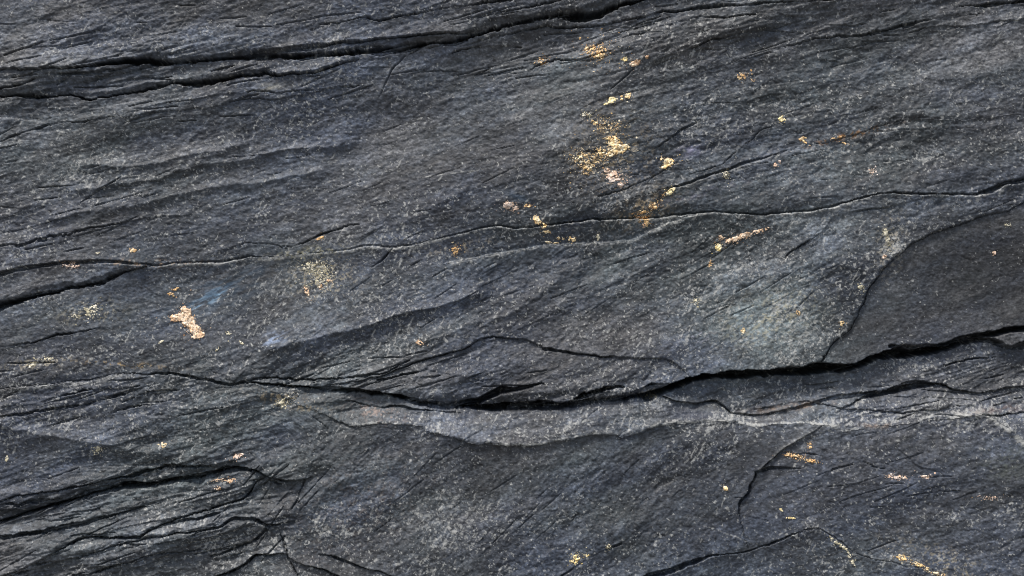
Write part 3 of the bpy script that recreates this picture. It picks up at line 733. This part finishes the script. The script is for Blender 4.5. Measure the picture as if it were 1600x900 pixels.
# ------------------------------------------------------------------ the slabs
P3 = world_pt(GX, GY, HH).reshape(-1, 3)
ql = lab[:-1, :-1]
idx = np.arange(NY * NX).reshape(NY, NX)
Q = np.stack([idx[:-1, :-1], idx[1:, :-1], idx[1:, 1:], idx[:-1, 1:]], -1)      # seen from the camera side
LABELS = {
    1: 'bluish grey slab along the top edge, above the long black upper crack',
    2: 'thin dark sliver of slate wedged inside the long upper crack',
    3: 'narrow tapering slab at upper left, between the two uppermost cracks',
    4: 'largest slab, streaked grey slate holding the main gold patches, above the middle crack',
    5: 'dark fine grained layer at the right, just above the pale edged middle crack',
    6: 'lilac grey wedge at the far left, below the left end of the middle crack',
    7: 'smooth plain charcoal slab at the right, above the thickest black crack',
    8: 'lens shaped dark slab in the centre, sitting right on the ragged low crack',
    9: 'narrow dark strip with gold flecks, directly under the centre of the middle crack',
    10: 'long speckled slab across the middle, holding the peach patch and the blue streak',
    11: 'dark blue slab at the right, just below the thickest black crack',
    12: 'pale sunlit ledge running along beneath the low crack, ending in a white edge',
    13: 'rounded speckled slab at lower left, with a pale curved ridge',
    14: 'tongue shaped light grey slab under the black crack at lower left',
    15: 'dark folded slab below the tongue shaped slab at lower left',
    16: 'splintered layered slab filling the bottom left corner',
    17: 'broad blue black slab with slanting grain, under the middle of the pale ledge',
    18: 'small grey slab at the bottom edge, below the forked crack left of centre',
    19: 'grey slab at the bottom edge, under the slanting crack right of centre',
    20: 'mottled green grey slab at lower right, bounded on its left by a hooked crack',
}
import random
for k_, text in LABELS.items():
    m = ql == k_
    if not m.any():
        continue
    q = Q[m]
    used, inv = np.unique(q, return_inverse=True)
    F = inv.reshape(q.shape)
    V = P3[used]; Cc = col.reshape(-1, 3)[used]
    # sides: every border edge goes back into the wall, leaning inwards so that neighbours do not share a plane
    mp_ = np.pad(m, 1)
    remap = np.full(NY * NX, -1, np.int64); remap[used] = np.arange(len(used))
    E_ = []
    J, I = np.nonzero(m & ~mp_[:-2, 1:-1]); E_.append(np.stack([idx[J, I], idx[J, I + 1]], 1))
    J, I = np.nonzero(m & ~mp_[2:, 1:-1]); E_.append(np.stack([idx[J + 1, I + 1], idx[J + 1, I]], 1))
    J, I = np.nonzero(m & ~mp_[1:-1, :-2]); E_.append(np.stack([idx[J + 1, I], idx[J, I]], 1))
    J, I = np.nonzero(m & ~mp_[1:-1, 2:]); E_.append(np.stack([idx[J, I + 1], idx[J + 1, I + 1]], 1))
    E_ = remap[np.concatenate(E_)]
    bv, binv = np.unique(E_, return_inverse=True)
    binv = binv.reshape(E_.shape)
    back = V[bv].copy()
    cen = V.mean(0)
    dirn = cen - back; dirn[:, 1] = 0
    dirn /= np.maximum(np.linalg.norm(dirn, axis=1, keepdims=True), 1e-6)
    back += dirn * .004
    back[:, 1] = .115
    n0 = len(V)
    F2 = np.stack([E_[:, 1], E_[:, 0], n0 + binv[:, 0], n0 + binv[:, 1]], 1)
    V = np.concatenate([V, back]); Cc = np.concatenate([Cc, Cc[bv]]); F = np.concatenate([F, F2])
    mesh_np('rock_slab', V, F, Cc, MROCK, text, 'rock slab', 'slabs of the slate rock face')

# ------------------------------------------------------------------ the rest of the rock face, and unseen ground added for bounce light
s2 = 12.0
bx = np.arange(-1800, 3400 + s2, s2); by = np.arange(-1500, 2060 + s2, s2)
BX, BY = np.meshgrid(bx, by)
r = np.random.default_rng(77)
def lowres(lu, lv, ang, seed, beta=3.0):
    rr = np.random.default_rng(seed)
    ny, nx = BX.shape
    f = np.fft.rfft2(rr.standard_normal((ny, nx)))
    kx = np.fft.rfftfreq(nx, s2)[None] * 2 * np.pi; ky = np.fft.fftfreq(ny, s2)[:, None] * 2 * np.pi
    c, s = math.cos(math.radians(ang)), math.sin(math.radians(ang))
    u, v = kx * c - ky * s, kx * s + ky * c
    am = (1 + (u * lu) ** 2 + (v * lv) ** 2) ** (-beta / 2); am[0, 0] = 0
    q = np.fft.irfft2(f * am, s=(ny, nx)); return q / q.std()
bh = lowres(500, 160, 14, 1) * 16 + terrace(lowres(300, 50, 14, 2) * 1.6, .1) * 12 + lowres(60, 16, 14, 3) * 4 - np.clip(lowres(260, 26, 13, 4) - 1.6, 0, .5) * 90
inx = np.maximum(np.maximum(X0 + 26 - BX, BX - X1 + 26), np.maximum(Y0 + 26 - BY, BY - Y1 + 26))
bh = np.where(inx < 0, -108.0, bh - 18 * np.exp(-np.maximum(inx, 0) / 60))
bv = np.exp(.3 * lowres(40, 14, 14, 6, 2.4) + .2 * lowres(12, 12, 0, 7, 2))
bm = np.clip(.5 + .35 * lowres(120, 50, 14, 8), 0, 1)[..., None]
bc = (np.array([.046, .056, .080]) * bm + np.array([.070, .068, .066]) * (1 - bm)) * bv[..., None]
ny, nx = BX.shape
bi = np.arange(ny * nx).reshape(ny, nx)
BQ = np.stack([bi[:-1, :-1], bi[1:, :-1], bi[1:, 1:], bi[:-1, 1:]], -1).reshape(-1, 4)
mesh_np('rock_face', world_pt(BX, BY, bh).reshape(-1, 3), BQ, bc.reshape(-1, 3), MROCK, kind='structure', loc=(0, 0, Z0))

gxx = np.linspace(-30, 30, 121); gyy = np.linspace(-40, 3, 101)
A_, B_ = np.meshgrid(gxx, gyy)
gz = .02 * np.sin(A_ * 1.7 + B_) + .03 * np.sin(A_ * .6 - B_ * .8)
gi = np.arange(A_.size).reshape(A_.shape)
GQ = np.stack([gi[:-1, :-1], gi[:-1, 1:], gi[1:, 1:], gi[1:, :-1]], -1).reshape(-1, 4)
mg = bpy.data.materials.new('gravelly_ground'); mg.use_nodes = True
n, l = mg.node_tree.nodes, mg.node_tree.links
vor = n.new('ShaderNodeTexVoronoi'); vor.inputs['Scale'].default_value = 26
tcg = n.new('ShaderNodeTexCoord'); l.new(tcg.outputs['Object'], vor.inputs['Vector'])
rmp = n.new('ShaderNodeValToRGB'); rmp.color_ramp.elements[0].color = (.10, .10, .095, 1); rmp.color_ramp.elements[1].color = (.24, .23, .21, 1)
l.new(vor.outputs['Color'], rmp.inputs[0]); l.new(rmp.outputs[0], n['Principled BSDF'].inputs['Base Color'])
n['Principled BSDF'].inputs['Roughness'].default_value = .9
bmp = n.new('ShaderNodeBump'); bmp.inputs['Distance'].default_value = .02; l.new(vor.outputs['Distance'], bmp.inputs['Height']); l.new(bmp.outputs[0], n['Principled BSDF'].inputs['Normal'])
mesh_np('ground', np.stack([A_, B_, gz], -1).reshape(-1, 3), GQ, None, mg, kind='structure', loc=(0, 0, 0))

# ------------------------------------------------------------------ crusty mineral patches
GOLD = [(.86, .58, .25), (.95, .72, .38), (.60, .35, .14), (.96, .86, .62)]
PEACH = [(.68, .42, .23), (.78, .55, .35), (.44, .24, .12), (.88, .72, .54)]
PINK = [(.74, .50, .34), (.80, .62, .50), (.62, .36, .14), (.90, .78, .68)]
CREAM = [(.56, .50, .32), (.68, .62, .44), (.42, .34, .18), (.76, .72, .60)]
ORANGE = [(.74, .42, .16), (.86, .56, .25), (.46, .24, .09), (.92, .74, .46)]
YELLOW = [(.88, .66, .26), (.95, .80, .42), (.62, .40, .13), (.96, .88, .62)]
from mathutils import noise as mnoise


def patch(shapes, pal, label, fill=.6, grainsize=3.0, thick=1.6, seed=1, step=.7, name='mineral_patch', cat='mineral patch'):
    """shapes: (x, y, rx, ry, angle[, weight]) ellipses; fill: 0 scattered specks .. 1 solid"""
    xs0 = min(s[0] - max(s[2], s[3]) * 1.35 for s in shapes); xs1 = max(s[0] + max(s[2], s[3]) * 1.35 for s in shapes)
    ys0 = min(s[1] - max(s[2], s[3]) * 1.35 for s in shapes); ys1 = max(s[1] + max(s[2], s[3]) * 1.35 for s in shapes)
    px_, py_ = np.meshgrid(np.arange(xs0, xs1, step), np.arange(ys0, ys1, step))
    rr = np.random.default_rng(seed)
    ny, nx = px_.shape

    def nz(L, beta=2.5):
        f = np.fft.rfft2(rr.standard_normal((ny, nx)))
        kk = (np.fft.rfftfreq(nx, step)[None] * 2 * np.pi * L) ** 2 + (np.fft.fftfreq(ny, step)[:, None] * 2 * np.pi * L) ** 2
        q = np.fft.irfft2(f * (1 + kk) ** (-beta / 2), s=(ny, nx)); return (q - q.mean()) / q.std()
    m = np.full(px_.shape, -9.0)
    for s in shapes:
        c, sn = math.cos(math.radians(s[4])), math.sin(math.radians(s[4]))
        dx, dy = px_ - s[0], py_ - s[1]
        u = (dx * c - dy * sn) / s[2]; v = (dx * sn + dy * c) / s[3]
        m = np.maximum(m, (1 - np.sqrt(u * u + v * v)) * (s[5] if len(s) > 5 else 1))
    fill = fill + .06
    nn = nz(.8, 1.9) * .8 + nz(grainsize * .5, 2.2) * .6 + nz(grainsize * 1.6) * .5
    env = np.where(m > 0, np.clip(m * 2.2, 0, 1), m * 4)
    f = nn + (fill - .5) * 5.0 * np.clip(env, 0, 1) - 1.2 * (1 - np.clip(env, 0, 1)) * 2.2 + np.minimum(env, 0) * 3
    keep = f > 0
    kq = (keep[:-1, :-1].astype(int) + keep[1:, :-1] + keep[1:, 1:] + keep[:-1, 1:]) >= 2
    if kq.sum() < 4:
        print('empty patch', label); return
    lift = np.clip(f, -.6, 1.6)
    lump = nz(1.3, 2.0)
    h = h_at(px_, py_) + np.where(f > 0, .2 + thick * np.sqrt(np.clip(lift, 0, 2)) * .34 + .24 * thick * np.abs(lump) * np.clip(f, 0, 1), -.4 + f * .6)
    pal = np.array(pal)
    a1 = np.clip(.5 + .5 * nz(grainsize * 1.2), 0, 1)[..., None]; a2 = np.clip(.25 + .45 * nz(1.4, 2), 0, 1)[..., None]
    C = pal[0] * (1 - a1) + pal[1] * a1
    C = C * (1 - a2) + pal[3] * a2
    rim = np.clip(1 - f / .5, 0, 1)[..., None] * .65
    C = C * (1 - rim) + pal[2] * rim
    C *= np.exp(.26 * nz(.8, 1.4))[..., None]
    ii = np.arange(ny * nx).reshape(ny, nx)
    q = np.stack([ii[:-1, :-1], ii[1:, :-1], ii[1:, 1:], ii[:-1, 1:]], -1)[kq]
    used, inv = np.unique(q, return_inverse=True)
    V = world_pt(px_, py_, h).reshape(-1, 3)[used]; F = inv.reshape(q.shape); CC = C.reshape(-1, 3)[used]
    for s in shapes:
        dn_ = {True: .21, False: .15}[fill < .52]
        n = int(math.pi * s[2] * s[3] * dn_ * (1.5 if fill < .52 else 1.0)) + 3
        if s[3] < 3.2 and fill > .6:
            continue
        g1 = rr.normal(size=(n, 2)) * (.62 if fill < .52 else .85)
        kx = (rr.random((5, 2)) - .5) * 1.4
        pick = rr.integers(0, 5, n); g1 = np.where(rr.random(n)[:, None] < .45, kx[pick] + g1 * .4, g1)
        c, sn = math.cos(math.radians(s[4])), math.sin(math.radians(s[4]))
        U, W_ = g1[:, 0] * s[2], g1[:, 1] * s[3]
        X, Y = s[0] + U * c + W_ * sn, s[1] - U * sn + W_ * c
        rad = np.clip(rr.lognormal(-.5, .5, n), .3, 2.4)
        th = np.linspace(0, 2 * np.pi, 8, endpoint=False)[None] + rr.random((n, 1)) * 6
        rj = rad[:, None] * rr.uniform(.55, 1.25, (n, 8))
        st_ = rr.uniform(.5, 1.0, (n, 1))
        XX = X[:, None] + rj * np.cos(th); YY = Y[:, None] + rj * np.sin(th) * st_
        hc = h_at(X, Y); hr = h_at(XX, YY)
        ring = world_pt(XX, YY, hr - .1); cen_ = world_pt(X, Y, np.maximum(hc, hr.mean(1)) + .3 * rad + .15)
        blk = np.concatenate([cen_[:, None], ring], 1).reshape(-1, 3)
        b0 = len(V) + np.arange(n)[:, None] * 9
        fq = np.concatenate([b0 + np.array([[0, 1 + 2 * t_, 1 + (2 * t_ + 7) % 8, 1 + (2 * t_ + 6) % 8]]) for t_ in range(4)])
        cc = pal[rr.choice(4, n, p=[.35, .25, .15, .25])] * rr.uniform(.6, 1.1, (n, 1))
        V = np.concatenate([V, blk]); F = np.concatenate([F, fq]); CC = np.concatenate([CC, np.repeat(cc, 9, 0)])
    return mesh_np(name, V, F, CC, MCRUST, label, cat, 'mineral patches on the slate')


PATCHES = [
    ([(932, 80, 26, 20, 0, .8), (936, 84, 13, 7, 0, 1.3)], ORANGE, 'orange brown speckled cluster, topmost of the patches, just below the upper crack', .46, 3.2, 1.4),
    ([(938, 85, 12, 6, 8)], GOLD, 'small gold clump at the heart of the topmost speckled cluster', .62, 2.6, 1.6),
    ([(977, 92, 5, 5, 0)], YELLOW, 'small round yellow dot beside the oblong gold patch near the top', .9, 2.5, 1.6),
    ([(992, 98, 12, 5.5, 22), (1011, 89, 3.2, 3.2, 0)], PEACH, 'oblong peach gold patch near the top, right of the orange speckled cluster', .85, 2.5, 1.6),
    ([(957, 155, 9, 6.5, 20), (948, 161, 6, 2.2, 20)], YELLOW, 'yellow patch with a small tail, left one of the neighbouring pair', .8, 2.4, 1.8),
    ([(982, 148, 7.5, 6, 30), (972, 154, 3, 3, 0)], GOLD, 'compact gold patch, right one of the neighbouring pair', .85, 2.4, 1.8),
    ([(918, 177, 12, 7, 0)], CREAM, 'faint cream specks left of the pair of yellow patches', .42, 2.4, 1.2),
    ([(948, 194, 26, 12, -12)], GOLD, 'loose band of gold specks just above the largest gold patch', .38, 2.4, 1.3),
    ([(960, 221, 17, 13, -20), (972, 232, 17, 10, 10), (957, 239, 12, 7, 30)], GOLD, 'largest gold patch, thick and bright, right of the field of scattered specks', .78, 3.2, 2.4),
    ([(917, 252, 26, 22, -30), (940, 242, 12, 14, 0)], GOLD, 'field of scattered gold specks on dark rust brown stone', .37, 2.7, 1.5),
    ([(957, 274, 20, 13, -25), (970, 288, 7, 6, 0), (981, 277, 5, 5, 0)], PINK, 'pinkish gold broken patch below the largest gold patch', .52, 3.0, 1.6),
    ([(1046, 253, 11, 9, 10), (1035, 248, 4, 3.5, 0), (1040, 260, 7, 3.4, 10)], GOLD, 'chunky gold patch standing alone, right of the largest gold patch', .82, 2.6, 2.0),
    ([(1049, 298, 12, 5, 42)], YELLOW, 'slanting yellow bar just above the middle crack', .74, 2.4, 1.8),
    ([(1008, 330, 24, 5, 20, .6), (1022, 322, 12, 9, 40, .7), (1010, 342, 11, 10, -40, .7), (1034, 309, 10, 4, 50)], ORANGE, 'scattered orange specks spilling down over the middle crack', .40, 2.6, 1.3),
    ([(1000, 339, 12, 2.2, 6), (1008, 351, 6, 4, -40)], PEACH, 'short peach streak lying on the lip of the middle crack', .55, 2.2, 1.3),
    ([(795, 320, 12, 8.5, -10), (804, 325, 9, 4.5, 15)], PINK, 'pinkish white triangular patch left of the zigzag gold trail', .84, 2.8, 2.0),
    ([(826, 320, 11, 4, 14)], ORANGE, 'small orange speck trail right of the pinkish triangular patch', .48, 2.2, 1.3),
    ([(839, 343, 7, 10, 38), (851, 353, 7, 7, 0), (853, 361, 8, 5.5, 0)], GOLD, 'zigzag gold trail crossing the middle crack', .66, 2.6, 1.8),
    ([(878, 373, 8, 5, 0), (895, 374, 9, 4.5, 0), (858, 378, 7, 3, 0), (870, 379, 9, 1.6, 4)], GOLD, 'row of gold beads along the dark strip below the middle crack', .62, 2.4, 1.7),
    ([(935, 370, 4, 7, 10)], CREAM, 'dull cream spot on the dark strip, right of the gold beads', .6, 2.4, 1.2),
    ([(1223, 185, 7.5, 5.5, 10)], YELLOW, 'round lemon yellow spot alone on the upper right slab', .85, 2.6, 1.8),
    ([(1256, 215, 9, 3, 10), (1260, 222, 9, 2.2, -42), (1254, 217, 7, 1.8, 55), (1267, 226, 3, 2.4, 0)], ORANGE, 'spidery orange mark with thin legs, right of the lemon yellow spot', .68, 1.8, 1.0),
    ([(1312, 214, 16, 2, 12), (1322, 223, 9, 2.4, -20)], ORANGE, 'thin rusty orange dashes on a dark band at the upper right', .5, 1.8, 1.0),
    ([(1212, 258, 4.4, 4, 0)], PINK, 'lower, larger one of two tiny pink dots below the lemon yellow spot', .95, 3.0, 1.4),
    ([(1219, 252, 3.4, 3, 0)], PINK, 'upper, smaller one of two tiny pink dots below the lemon yellow spot', .95, 3.0, 1.3),
    ([(1364, 269, 8, 7, 0)], PINK, 'faint pink freckles above the right end of the middle crack', .38, 2.0, 1.0),
    ([(1135, 275, 7, 11, 0)], CREAM, 'dim cream freckles on the lilac shelf under the slanting crack', .36, 2.0, 1.0),
    ([(1124, 386, 8, 7, 30)], YELLOW, 'bright amber clump at the low end of the pinkish streak', .78, 2.4, 1.9),
    ([(1146, 375, 20, 5.5, 18), (1165, 368, 18, 6, 22), (1185, 362, 19, 4.5, 18), (1128, 372, 8, 7, 0, .7)], PEACH, 'long pinkish gold streak slanting up below the middle crack', .62, 2.5, 1.5),
    ([(1112, 412, 5, 7, 0)], ORANGE, 'small orange specks below the bright amber clump', .44, 2.2, 1.2),
    ([(289, 489, 17, 10, -55), (278, 496, 20, 8, 12), (294, 503, 17, 12, -40), (303, 514, 15, 10, -35), (309, 525, 13, 6.5, 10)], PEACH, 'large solid peach crust below the blue streak, biggest patch at the left', .86, 3.2, 2.8),
    ([(498, 372, 10, 3.4, 26)], ORANGE, 'small orange wedge tucked in a short crack above the middle crack', .76, 2.2, 1.6),
    ([(111, 414, 16, 6, -10)], PINK, 'reddish pink broken patch at the left end of the middle crack', .48, 2.6, 1.3),
    ([(143, 487, 20, 12, 10)], CREAM, 'cream lacy cluster at the left, below the lilac wedge', .50, 2.4, 1.3),
    ([(118, 494, 8, 5, 0)], CREAM, 'few cream specks beside the lacy cluster at the left', .42, 2.0, 1.1),
    ([(490, 418, 28, 14, 10), (502, 432, 20, 20, 0, .8)], CREAM, 'wide powdering of cream flecks on the greenish stone left of centre', .33, 2.4, 1.2),
    ([(499, 447, 5, 4, 0), (514, 439, 6, 3.4, 0), (478, 455, 5, 12, 20)], PEACH, 'few peach dots amid the cream flecks left of centre', .60, 2.2, 1.4),
    ([(657, 536, 9, 5, -10)], PEACH, 'lone peach spot near the centre, above the lens shaped slab', .72, 2.6, 1.6),
    ([(76, 561, 12, 4, 4), (50, 570, 14, 6, 20)], CREAM, 'cream streak of short strokes at the far left', .48, 2.0, 1.2),
    ([(264, 459, 6, 4, 0), (272, 452, 8, 2.4, 20)], ORANGE, 'small tan smear above the large peach crust', .52, 2.0, 1.1),
    ([(250, 535, 10, 2.2, 30)], CREAM, 'thin cream dash below left of the large peach crust', .6, 1.8, 1.0),
    ([(356, 521, 6, 4.5, 0)], CREAM, 'cream crumb right of the large peach crust, upper one of three', .62, 2.0, 1.1),
    ([(377, 536, 7, 3, -30)], CREAM, 'cream crumb right of the large peach crust, slanting down to the right', .64, 2.0, 1.1),
    ([(341, 544, 8, 2.6, 50)], CREAM, 'cream dash right of the large peach crust, lowest of three and slanting up', .64, 2.0, 1.1),
    ([(153, 395, 5, 3, 0)], CREAM, 'cream crumb just above the left part of the middle crack', .66, 2.0, 1.2),
    ([(207, 391, 7, 5, 0)], ORANGE, 'rusty crumb just above the left part of the middle crack', .56, 2.0, 1.2),
    ([(257, 694, 6, 6, 0)], GOLD, 'small gold speck cluster on the rounded slab at lower left', .55, 2.2, 1.2),
    ([(13, 716, 5, 6, 0)], CREAM, 'tiny cream specks at the far left edge, on the rounded slab', .5, 2.0, 1.1),
    ([(152, 702, 10, 10, -40)], CREAM, 'pale pinkish freckles on the rounded slab, beneath the pale ridge', .34, 2.0, 1.0),
    ([(374, 712, 12, 5.5, 15)], PINK, 'pink patch just above the black crack at lower left', .60, 2.4, 1.4),
    ([(344, 750, 18, 3, 4), (362, 750, 10, 4.5, 0), (342, 762, 7, 5, 0)], PEACH, 'gold and pink streak just below the black crack at lower left', .46, 2.2, 1.3),
    ([(448, 626, 18, 9, 30)], CREAM, 'tan speckles at the left end of the pale ledge', .36, 2.2, 1.1),
    ([(712, 391, 10, 10, 0)], ORANGE, 'scattered amber grains below the crack, left of the dark strip', .38, 2.2, 1.2),
    ([(899, 872, 12, 9, 30), (915, 866, 8, 4, 10)], YELLOW, 'cream yellow patch beside the short crack at the bottom', .56, 2.6, 1.6),
    ([(951, 851, 6, 6, 0)], CREAM, 'dull cream crumbs at the upper end of the short bottom crack', .42, 2.0, 1.1),
    ([(1132, 762, 5.5, 4.5, 0)], GOLD, 'tiny bright gold spot left of the hooked crack', .72, 2.2, 1.5),
    ([(1220, 796, 7, 2.4, -30)], YELLOW, 'short slanting yellow stroke below the hooked crack', .7, 2.0, 1.2),
    ([(1232, 808, 12, 2.6, -4)], YELLOW, 'level row of yellow strokes below the hooked crack', .58, 2.0, 1.2),
    ([(1240, 712, 20, 6, -14), (1266, 719, 14, 4, -8)], ORANGE, 'orange grains strewn right of the hooked crack', .40, 2.2, 1.2),
    ([(1264, 695, 5, 8, 0)], ORANGE, 'small rusty grains above the strewn orange grains', .34, 2.0, 1.0),
    ([(1301, 843, 15, 3.6, -45), (1316, 853, 12, 4, -30), (1328, 872, 15, 4, -65)], CREAM, 'pale cream vein slanting down, uppermost of the two at the bottom right', .52, 2.2, 1.3),
    ([(1406, 869, 12, 6, -20), (1436, 882, 22, 4.5, -28), (1464, 894, 14, 4, -15)], GOLD, 'beaded brown gold vein at the bottom right edge', .46, 2.4, 1.4),
    ([(1398, 744, 22, 5, -3), (1442, 743, 12, 3.5, 0)], PINK, 'pink grains in a level row on the lower right slab', .40, 2.2, 1.1),
    ([(1545, 776, 22, 3.5, 4)], PINK, 'faint pink dash near the right edge, on the lower right slab', .42, 2.0, 1.0),
    ([(1386, 375, 6, 20, 14)], CREAM, 'upright trail of pale crumbs left of the smooth charcoal slab', .40, 2.4, 1.3),
    ([(1381, 402, 6, 4.5, 0)], PINK, 'small pinkish lump at the foot of the upright pale trail', .68, 2.4, 1.4),
    ([(1345, 448, 7, 9, 0)], CREAM, 'little group of cream dots left of the smooth charcoal slab', .46, 2.2, 1.2),
    ([(1315, 506, 4.5, 5.5, 0)], GOLD, 'tiny gold bead low on the green speckled stone, nearest the charcoal slab', .66, 2.2, 1.4),
    ([(1161, 517, 4.5, 6, 0)], GOLD, 'tiny gold bead on the left side of the green speckled stone', .62, 2.2, 1.4),
    ([(1247, 489, 8, 4, -30)], ORANGE, 'short tan smear in the middle of the green speckled stone', .5, 2.0, 1.1),
    ([(1087, 471, 10, 6, 0)], CREAM, 'dull yellow powdering left of the green speckled stone', .40, 2.0, 1.0),
    ([(1555, 395, 5, 3.5, 0)], PINK, 'tiny pink mark on the smooth charcoal slab', .56, 2.0, 1.0),
    ([(1575, 351, 6, 4, 0)], CREAM, 'tiny pale star shaped mark high on the smooth charcoal slab', .36, 1.8, 1.0),
    ([(1160, 119, 10, 7, 0), (1178, 125, 5, 3, 0)], ORANGE, 'dim rust specks on the upper right slab, above the lemon yellow spot', .36, 2.0, 1.0),
    ([(1018, 621, 12, 3, 10)], CREAM, 'dull yellow specks at the right end of the ragged low crack', .42, 2.0, 1.1),
    ([(847, 92, 12, 8, 0)], ORANGE, 'dim reddish grains on a small crack below the upper crack', .32, 2.0, 1.0),
]
for i, p_ in enumerate(PATCHES):
    sh, pal, lb, fl, gs, th = p_
    patch(sh, pal, lb, fl, gs, th, seed=900 + i)
